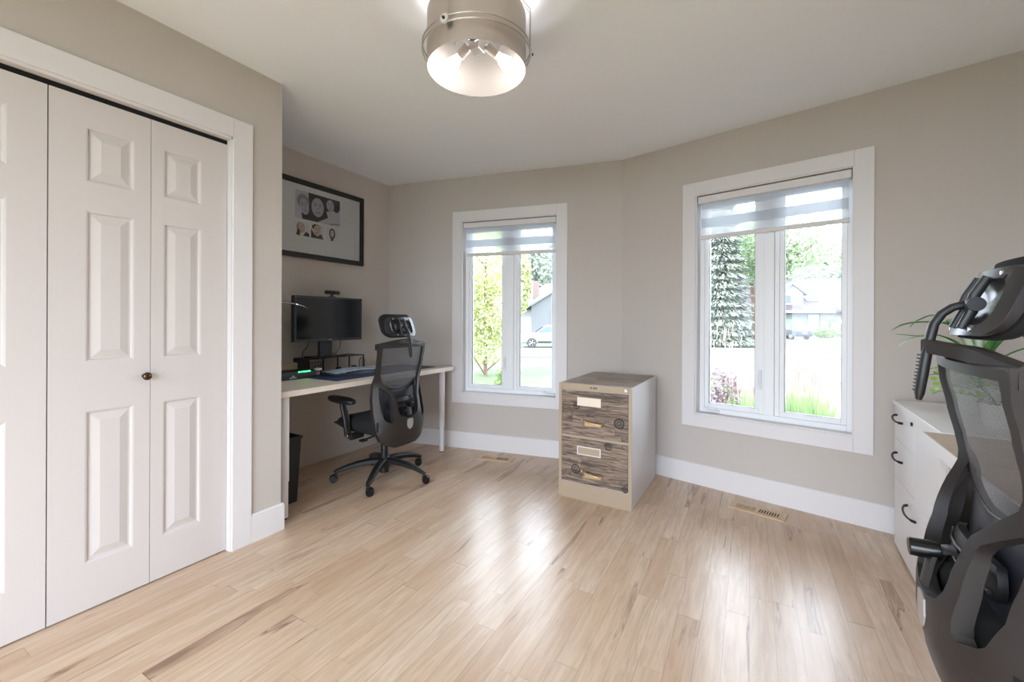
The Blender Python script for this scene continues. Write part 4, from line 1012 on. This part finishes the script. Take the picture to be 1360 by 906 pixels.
def tree(name, r, d, h, cr, leafm, n, size, label, seed, trunk=.2, crown0=.35, blobs=9, group=None, lean=0):
    rnd = random.Random(seed); e = empty(name, E_(r, d, GZ)); tag(e, label, 'tree', group)
    mb = MB(); mb.tube([(0, 0, -.05), (lean * .3, 0, h * .25), (lean, 0, h * .55), (lean * 1.2, .1, h * .85)], [trunk, trunk * .8, trunk * .55, trunk * .2], 10)
    for k in range(7):
        a = rnd.uniform(0, 6.28); z0 = h * rnd.uniform(crown0, .7); mb.tube([(lean * .6, 0, z0), (lean + math.cos(a) * cr * .4, math.sin(a) * cr * .4, z0 + cr * .35), (lean + math.cos(a) * cr * .8, math.sin(a) * cr * .8, z0 + cr * .6)], [trunk * .4, trunk * .25, trunk * .08], 6)
    mb.build('trunk', BARK, e, smooth=60)
    bl = []
    zc0 = h * crown0; 
    for k in range(blobs):
        a = rnd.uniform(0, 6.28); q = rnd.uniform(0, .62) * cr; z = zc0 + (h - zc0) * rnd.uniform(.12, .9); s = cr * rnd.uniform(.34, .55) * (1.15 - .5 * abs((z - zc0) / (h - zc0) - .45))
        bl.append((lean + math.cos(a) * q, math.sin(a) * q, z, s, s, s * .75))
    bl.append((lean, 0, (h + zc0) / 2, cr * .6, cr * .6, (h - zc0) * .42))
    lf = MB(); leafcloud(lf, bl, n, size, rnd); lf.build('foliage', leafm, e)
    return e
def conifer(r, d, h, cr, leafm, n, label, seed):
    rnd = random.Random(seed); e = empty('spruce_tree', E_(r, d, GZ)); tag(e, label, 'tree')
    MB().tube([(0, 0, -.05), (0, 0, h)], [.16, .03], 8).build('trunk', BARK, e, smooth=60)
    mb = MB()
    for k in range(n):
        t = rnd.random() ** 1.25; z = .25 + (h - .3) * t; R_ = cr * (1 - t) * (.80 + .2 * math.sin(z * 9)) + .06; a = rnd.uniform(0, 6.28); q = R_ * (rnd.random() ** .45)
        s = rnd.uniform(.18, .38); M_ = Matrix.Translation((math.cos(a) * q, math.sin(a) * q, z - q * .18)) @ Euler((rnd.uniform(-.4, .4), .3 + rnd.uniform(-.3, .3), a)).to_matrix().to_4x4()
        mb.add([(-s * .6, -s * .10, 0), (s * .6, -s * .16, -.02), (s * .8, 0, -.05), (s * .6, s * .16, -.02), (-s * .6, s * .10, 0)], [(0, 1, 2, 3, 4)], M_)
    mb.build('foliage', leafm, e); return e
def px(u, d): return (u - 680) / F_PX * d
# through the left window
tree('deciduous_tree', px(645, 15), 15, 7.0, 1.9, LM1, 19000, .115, 'yellow-green leafy tree filling the left pane of the left window', 1, .07, .0, 20)
tree('deciduous_tree', px(712, 62), 62, 15, 7, LM4, 9000, .6, 'hazy grey-green tree rising behind the white house', 2, .3, .2, 10)
tree('deciduous_tree', px(688, 43), 43, 10, 2.2, LM1, 5000, .35, 'tall yellowish tree just left of the white house', 3, .2, .15, 8)
tree('deciduous_tree', px(630, 78), 78, 11, 7, LM4, 4000, .6, 'wide pale tree far behind the yellow-green tree', 4, .3, .1, 9)
# through the right window
conifer(px(956, 34), 34, 17, 3.3, LM3, 26000, 'tall pale blue-grey spruce across the street in the right window', 5)
tree('deciduous_tree', px(1003, 38), 38, 12.5, 3.6, LM2, 5000, .3, 'light green tree with forked reddish trunk right of the spruce', 6, .28, .42, 9, lean=-.4)
tree('deciduous_tree', px(1040, 33), 33, 10.5, 4.6, LM2, 6000, .30, 'airy green tree with branches hanging over the garage roof', 8, .22, .55, 9)
tree('deciduous_tree', px(1104, 76), 76, 18, 7.5, LM2, 9000, .6, 'green tree crown standing behind the garage roof', 9, .3, .3, 9)
tree('deciduous_tree', px(905, 88), 88, 15, 9, LM4, 4500, .7, 'broad hazy tree far behind the spruce', 10, .3, .1, 9)
tree('deciduous_tree', px(975, 104), 104, 15, 8, LM4, 4500, .7, 'low dark tree mass behind the parked car on the left drive', 12, .3, .05, 9)

def bush(name, r, d, w, h, m_, n, size, label, seed, cat='shrub'):
    rnd = random.Random(seed); e = empty(name, E_(r, d, GZ)); tag(e, label, cat)
    st = MB()
    for k in range(6): a = k * 1.05; st.tube([(0, 0, -.03), (math.cos(a) * w * .25, math.sin(a) * w * .25, h * .45), (math.cos(a) * w * .4, math.sin(a) * w * .4, h * .75)], .012, 5)
    st.build('stem', BARK, e)
    mb = MB(); leafcloud(mb, [(0, 0, h * .5, w, w, h * .5), (w * .4, 0, h * .6, w * .6, w * .6, h * .38), (-w * .4, 0, h * .45, w * .6, w * .6, h * .4)], n, size, rnd); mb.build('foliage', m_, e); return e
bush('cedar_shrub', px(664.5, 6.5), 6.5, .12, 1.25, LM6, 1500, .05, 'narrow bright green cedar just outside the left window', 21)
bush('purple_shrub', px(955, 6), 6, .30, 1.32, LM5, 2600, .055, 'round purple-leaved shrub outside the right window', 22)
bush('green_shrub', px(950, 5.2), 5.2, .28, .78, LM6, 1500, .05, 'low green shrub in front of the purple shrub', 23)
bush('garden_bush', px(1096, 50), 50, 1.2, 1.3, LM6, 1500, .2, 'rounded lime bush beside the far driveway', 24)
bush('garden_bush', px(1128, 51), 51, 1.8, 2.4, LM2, 1500, .25, 'taller green bush against the stone front of the garage house', 25)
WFL = leafmat('white_flowers', (206, 208, 200), (160, 174, 150))
bush('flowering_shrub', px(706, 5), 5, .22, .72, WFL, 1500, .04, 'low white-flowered shrub below the right pane of the left window', 26)
bush('flowering_shrub', px(727, 5.2), 5.2, .20, .66, WFL, 1300, .04, 'white-flowered shrub nearest the file cabinet side of the left window', 27)
# feather grass
def grass_clump(r, d, w, h, n, label, seed, plume=True):
    rnd = random.Random(seed); e = empty('feather_grass', E_(r, d, GZ)); tag(e, label, 'ornamental grass', 'clumps of feather grass outside the right window')
    g = MB(); p = MB()
    for k in range(n):
        a = rnd.uniform(0, 6.28); q = rnd.random() ** .5 * w * .45; bx_, by_ = math.cos(a) * q, math.sin(a) * q
        hh = h * rnd.uniform(.55, 1.0); ox, oy = bx_ * rnd.uniform(.6, 1.5), by_ * rnd.uniform(.6, 1.5); wd = .006; t = rnd.uniform(0, 3.1); dx, dy = math.cos(t) * wd, math.sin(t) * wd
        g.add([(bx_ - dx, by_ - dy, 0), (bx_ + dx, by_ + dy, 0), (bx_ + ox * .4 + dx * .8, by_ + oy * .4 + dy * .8, hh * .6), (bx_ + ox * .4 - dx * .8, by_ + oy * .4 - dy * .8, hh * .6), (bx_ + ox, by_ + oy, hh)], [(0, 1, 2, 3), (3, 2, 4)])
        if k % 4 == 0 and plume:
            zt = h * rnd.uniform(1.0, 1.32); tx, ty = bx_ + ox, by_ + oy; w_ = .010
            p.add([(tx - dx * .5, ty - dy * .5, zt - .24), (tx + dx * 1.3, ty + dy * 1.3, zt - .10), (tx + ox * .1, ty, zt), (tx - dx * 1.3, ty - dy * 1.3, zt - .12)], [(0, 1, 2, 3)])
            p.add([(tx - dx * .15, ty - dy * .15, hh * .5), (tx + dx * .15, ty + dy * .15, hh * .5), (tx, ty, zt - .2)], [(0, 1, 2)])
    g.build('blades', GBL, e)
    if plume: p.build('plume', leafmat('pink_plumes', (150, 128, 122), (172, 150, 140)) if 'pink_plumes' not in bpy.data.materials else bpy.data.materials['pink_plumes'], e)
grass_clump(px(1062, 5.6), 5.6, .42, 1.25, 900, 'tall pink-plumed feather grass clump in the right pane, nearest the mullion', 31)
grass_clump(px(1086, 5.3), 5.3, .36, 1.15, 760, 'feather grass clump in the right pane beside the pale driveway', 32)
grass_clump(px(991, 5.8), 5.8, .34, 1.1, 520, 'thinner feather grass clump in the left pane beside the purple shrub', 33)
grass_clump(px(944, 6.8), 6.8, .5, 1.5, 220, 'feather grass clump rising behind the purple shrub', 34)
grass_clump(px(642, 6.5), 6.5, .5, .75, 260, 'low feather grass clump in the left pane of the left window', 35)
bpy.data.objects  # noqa

# houses
HWALL = mat('pale_grey_siding', (94, 99, 98), .8); ROOFM = mat('mauve_shingles', (56, 50, 54), .9, var=.12, var_scale=5); WTR = mat('outdoor_white', (122, 122, 123), .6); GLZ = mat('dark_window_glass', (60, 74, 82), .15); STONE = mat('field_stone', (104, 104, 98), .9, var=.3, var_scale=3, bump=(6, .6)); SIDING = mat('white_siding', (112, 113, 115), .8)
hs = empty('garage_house', E_(px(1075, 54), 54, GZ), YAW); tag(hs, 'grey house with mauve shingle roof, dormer and garage across the street', 'house')
B('wall', (-10, 0, 0), (9, 8, 3.35), HWALL, hs)
MB().prism([(-.6, 3.30), (6.5, 8.1), (13.6, 3.3), (13.6, 3.1), (-.6, 3.1)], lambda a, b: (-10.5, a, b), lambda a, b: (9.5, a, b)).build('roof', ROOFM, hs)
B('eave_fascia', (-10.5, -.68, 3.05), (2.8, -.58, 3.33), WTR, hs)
d = B('garage_door', (-3.4, -.06, 0), (-.9, 0, 2.3), mat('pale_green_garage', (104, 114, 106), .7), hs); 
for z in (.55, 1.1, 1.65): B('panel_line', (-3.4, -.075, z), (-.9, -.06, z + .03), HWALL, d)
B('entry_door', (-.2, -.08, 0), (1.2, 0, 2.9), WTR, hs)
B('stone_front', (1.3, -.12, 0), (5.2, 0, 3.0), STONE, hs)
w_ = B('house_window', (2.2, -.16, 1.1), (3.6, -.12, 2.4), WTR, hs); B('pane', (2.3, -.18, 1.2), (3.5, -.16, 2.3), GLZ, w_)
dm = MB(); dm.box((-3.4, .6, 3.9), (-.4, 3.0, 5.6)); dm.prism([(-3.4, 5.6), (-.4, 5.6), (-1.9, 6.8)], lambda a, b: (a, .6, b), lambda a, b: (a, 3.0, b)); dmo = dm.build('dormer', WTR, hs)
MB().prism([(-3.9, 5.5), (-1.9, 7.0), (.1, 5.5), (.1, 5.3), (-1.9, 6.75), (-3.9, 5.3)], lambda a, b: (a, .3, b), lambda a, b: (a, 4.4, b)).build('dormer_roof', WTR, dmo)
B('dormer_window', (-3.1, .54, 4.4), (-2.0, .6, 5.3), GLZ, dmo)
MB().prism([(1.2, 4.6), (2.2, 5.27), (2.16, 5.37), (1.16, 4.70)], lambda a, b: (.6, a, b), lambda a, b: (2.0, a, b)).build('skylight', WTR, hs)
B('porch_gable', (3.6, -1.4, 3.2), (6.4, .2, 4.1), WTR, hs)
h2 = empty('white_house', E_(px(728, 46), 46, GZ), YAW + .25); tag(h2, 'white gabled house behind the parked car in the left window', 'house')
MB().prism([(-1.9, 0), (7, 0), (7, 3.6), (2.5, 6.2), (-1.9, 3.6)], lambda a, b: (a, 0, b), lambda a, b: (a, 8, b)).build('wall', SIDING, h2)
MB().prism([(-2.6, 3.2), (2.5, 6.3), (7.6, 3.2), (7.6, 3.45), (2.5, 6.6), (-2.6, 3.45)], lambda a, b: (a, -.5, b), lambda a, b: (a, 8.5, b)).build('roof', WTR, h2)
w_ = B('house_window', (.3, -.06, 1.7), (1.8, 0, 3.2), WTR, h2); B('pane', (.4, -.09, 1.8), (1.7, -.06, 3.1), GLZ, w_)
B('chimney', (-1.4, 1, 2), (-.7, 1.8, 6.3), mat('pinkish_brick', (118, 102, 98), .9), h2)
w_ = B('house_window', (.3, -.06, .3), (1.8, 0, 1.3), GLZ, h2)

# cars
def car(r, d, rz, kind, paint, label):
    e = empty('parked_car', E_(r, d, GZ + (.035 if d > 34 else .03)), YAW + rz); tag(e, label, 'car', 'parked cars across the street')
    L_, Wd, Ht = (4.5, 1.82, 1.62) if kind == 'suv' else (4.6, 1.8, 1.45)
    def side(hood=.95):
        body = [(-2.22, .35), (-2.25, .75), (-2.15, .98), (-1.15, 1.06), (-.45, 1.55), (.0, 1.62), (1.35, 1.60), (2.02, 1.12), (2.20, 1.0), (2.25, .55), (2.18, .32)]
        return body
    mb = MB(); pr_ = side()
    # lower body + tapered cabin
    low = [(-2.22, .32), (-2.26, .72), (-2.14, .95), (-1.15, 1.05), (2.05, 1.10), (2.22, .98), (2.25, .52), (2.18, .32)]
    mb.prism(low, lambda a, b: (a, -Wd / 2, b), lambda a, b: (a, Wd / 2, b)); bo = mb.build('car_body', paint, e, bevel=.06, seg=3)
    cab = [(-1.2, 1.02), (-.5, 1.52), (-.1, 1.60), (1.25, 1.58), (1.95, 1.08)]
    MB().prism(cab, lambda a, b: (a, -Wd / 2 + .06 + (b - 1.0) * .22, b), lambda a, b: (a, Wd / 2 - .06 - (b - 1.0) * .22, b)).build('cabin', paint, e, bevel=.05, seg=3)
    for sg in (-1, 1):
        wl = MB(); f_ = lambda b: sg * (Wd / 2 - .045 - (b - 1.0) * .22)
        for q in ([(-1.0, 1.08), (-.5, 1.46), (.12, 1.50), (.12, 1.08)], [(.2, 1.08), (.2, 1.50), (1.12, 1.49), (1.55, 1.10)]): wl.add([(a, f_(b), b) for a, b in q], [(0, 1, 2, 3)])
        wl.build('side_window', GLZ, e)
        B('sill_trim', (-1.0, sg * (Wd / 2 + .005) - .01, .34), (1.1, sg * (Wd / 2 + .005) + .01, .46), BLACKP, e)
    MB().add([(-1.17, -.70, 1.08), (-1.17, .70, 1.08), (-.54, .62, 1.50), (-.54, -.62, 1.50)], [(0, 1, 2, 3)]).build('windscreen', GLZ, e).location = (-.03, 0, .03)
    MB().add([(1.93, -.70, 1.12), (1.93, .70, 1.12), (1.36, .62, 1.52), (1.36, -.62, 1.52)], [(0, 1, 2, 3)]).build('rear_window', GLZ, e).location = (.05, 0, .02)
    for x in (-1.42, 1.40):
        for sg in (-1, 1):
            y = sg * (Wd / 2 - .08); w_ = MB().cyl((x, y - .11, .335), (x, y + .11, .335), .335, n=32).build('wheel', BLACKP, e, smooth=40)
            rm = MB(); yo = y + sg * .112
            rm.cyl((x, yo - .004, .335), (x, yo + .004, .335), .06, n=16)
            for k in range(5):
                a = 2 * PI * k / 5; rm.tube([(x, yo, .335), (x + .23 * math.cos(a), yo, .335 + .23 * math.sin(a))], .028, 6)
            n = 24; rm.tube([(x + .24 * math.cos(2 * PI * k / n), yo, .335 + .24 * math.sin(2 * PI * k / n)) for k in range(n + 1)], .018, 6)
            rm.build('rim', STEEL, w_, smooth=60)
    for sg in (-1, 1):
        B('tail_light', (2.20, sg * .62 - .12, .85), (2.27, sg * .62 + .12, 1.0), mat('tail_light_red', (150, 40, 36), .3) if 'tail_light_red' not in bpy.data.materials else bpy.data.materials['tail_light_red'], e)
        B('headlight', (-2.25, sg * .62 - .14, .72), (-2.18, sg * .62 + .14, .86), GLZ, e)
    B('licence_plate', (2.24, -.22, .62), (2.285, .22, .76), WTR, e)
    return e
SILV = mat('silver_car_paint', (112, 116, 120), .3); DKC = mat('dark_blue_car_paint', (44, 56, 70), .25); CHC = mat('charcoal_car_paint', (52, 58, 66), .25)
car(px(697, 31) + 1.9, 31, 0, 'suv', SILV, 'silver car parked side-on behind the lawn in the left window')
car(px(1049, 47), 47, -PI / 2 + .05, 'suv', CHC, 'charcoal car parked in front of the garage door')
car(px(990, 45), 45, -PI / 2 - .1, 'suv', DKC, 'dark blue car parked on the drive beside the spruce')
car(px(640, 34), 34, 0, 'suv', DKC, 'dark blue car half hidden behind the yellow-green tree')

# ------------------------------------------------------------------ light
w = bpy.data.worlds.new('sky'); sc.world = w; w.use_nodes = True; nt = w.node_tree; bg = nt.nodes['Background']
tc = nt.nodes.new('ShaderNodeTexCoord'); sp = nt.nodes.new('ShaderNodeSeparateXYZ'); nt.links.new(tc.outputs['Generated'], sp.inputs[0])
cr = ramp(nt, sp.outputs[2], [(.45, (.77, .87, 1, 1)), (.55, (.79, .88, 1, 1)), (1, (.64, .79, 1, 1))]); nt.links.new(cr, bg.inputs[0]); bg.inputs[1].default_value = 4.9
sun = bpy.data.lights.new('sun', 'SUN'); sun.energy = 3.4; sun.angle = math.radians(2); sun.color = (1, .95, .88)
so = bpy.data.objects.new('sun', sun); col.objects.link(so)
so.rotation_euler = (-(E_(0, 0)[0] * 0) + 0, 0, 0); dirv = Vector((.35, .75, -1.0)); so.rotation_euler = dirv.to_track_quat('-Z', 'Y').to_euler()
def portal(M, w_, h_):
    l = bpy.data.lights.new('portal', 'AREA'); l.shape = 'RECTANGLE'; l.size = w_; l.size_y = h_; l.cycles.is_portal = True
    o = bpy.data.objects.new('portal', l); col.objects.link(o); o.matrix_world = M
for M in (Mw2, Mw3): portal(M @ Matrix.Translation((0, .15, 1.27)) @ Matrix.Rotation(-PI / 2, 4, 'X'), .88, 1.55)
portal(Matrix.Translation((-.6, YB - .1, 1.02)) @ Matrix.Rotation(PI / 2, 4, 'X'), 2.2, 2.05)

sc.view_settings.view_transform = 'Standard'; sc.view_settings.look = 'None'; sc.view_settings.gamma = 1; sc.view_settings.use_curve_mapping = False
sc.view_settings.exposure = 1.4
sc.cycles.use_denoising = True
try: sc.cycles.denoiser = 'OPENIMAGEDENOISE'
except Exception: pass
sc.cycles.max_bounces = 10; sc.cycles.diffuse_bounces = 6; sc.cycles.transparent_max_bounces = 16; sc.cycles.sample_clamp_indirect = 8; sc.cycles.caustics_reflective = False; sc.cycles.caustics_refractive = False
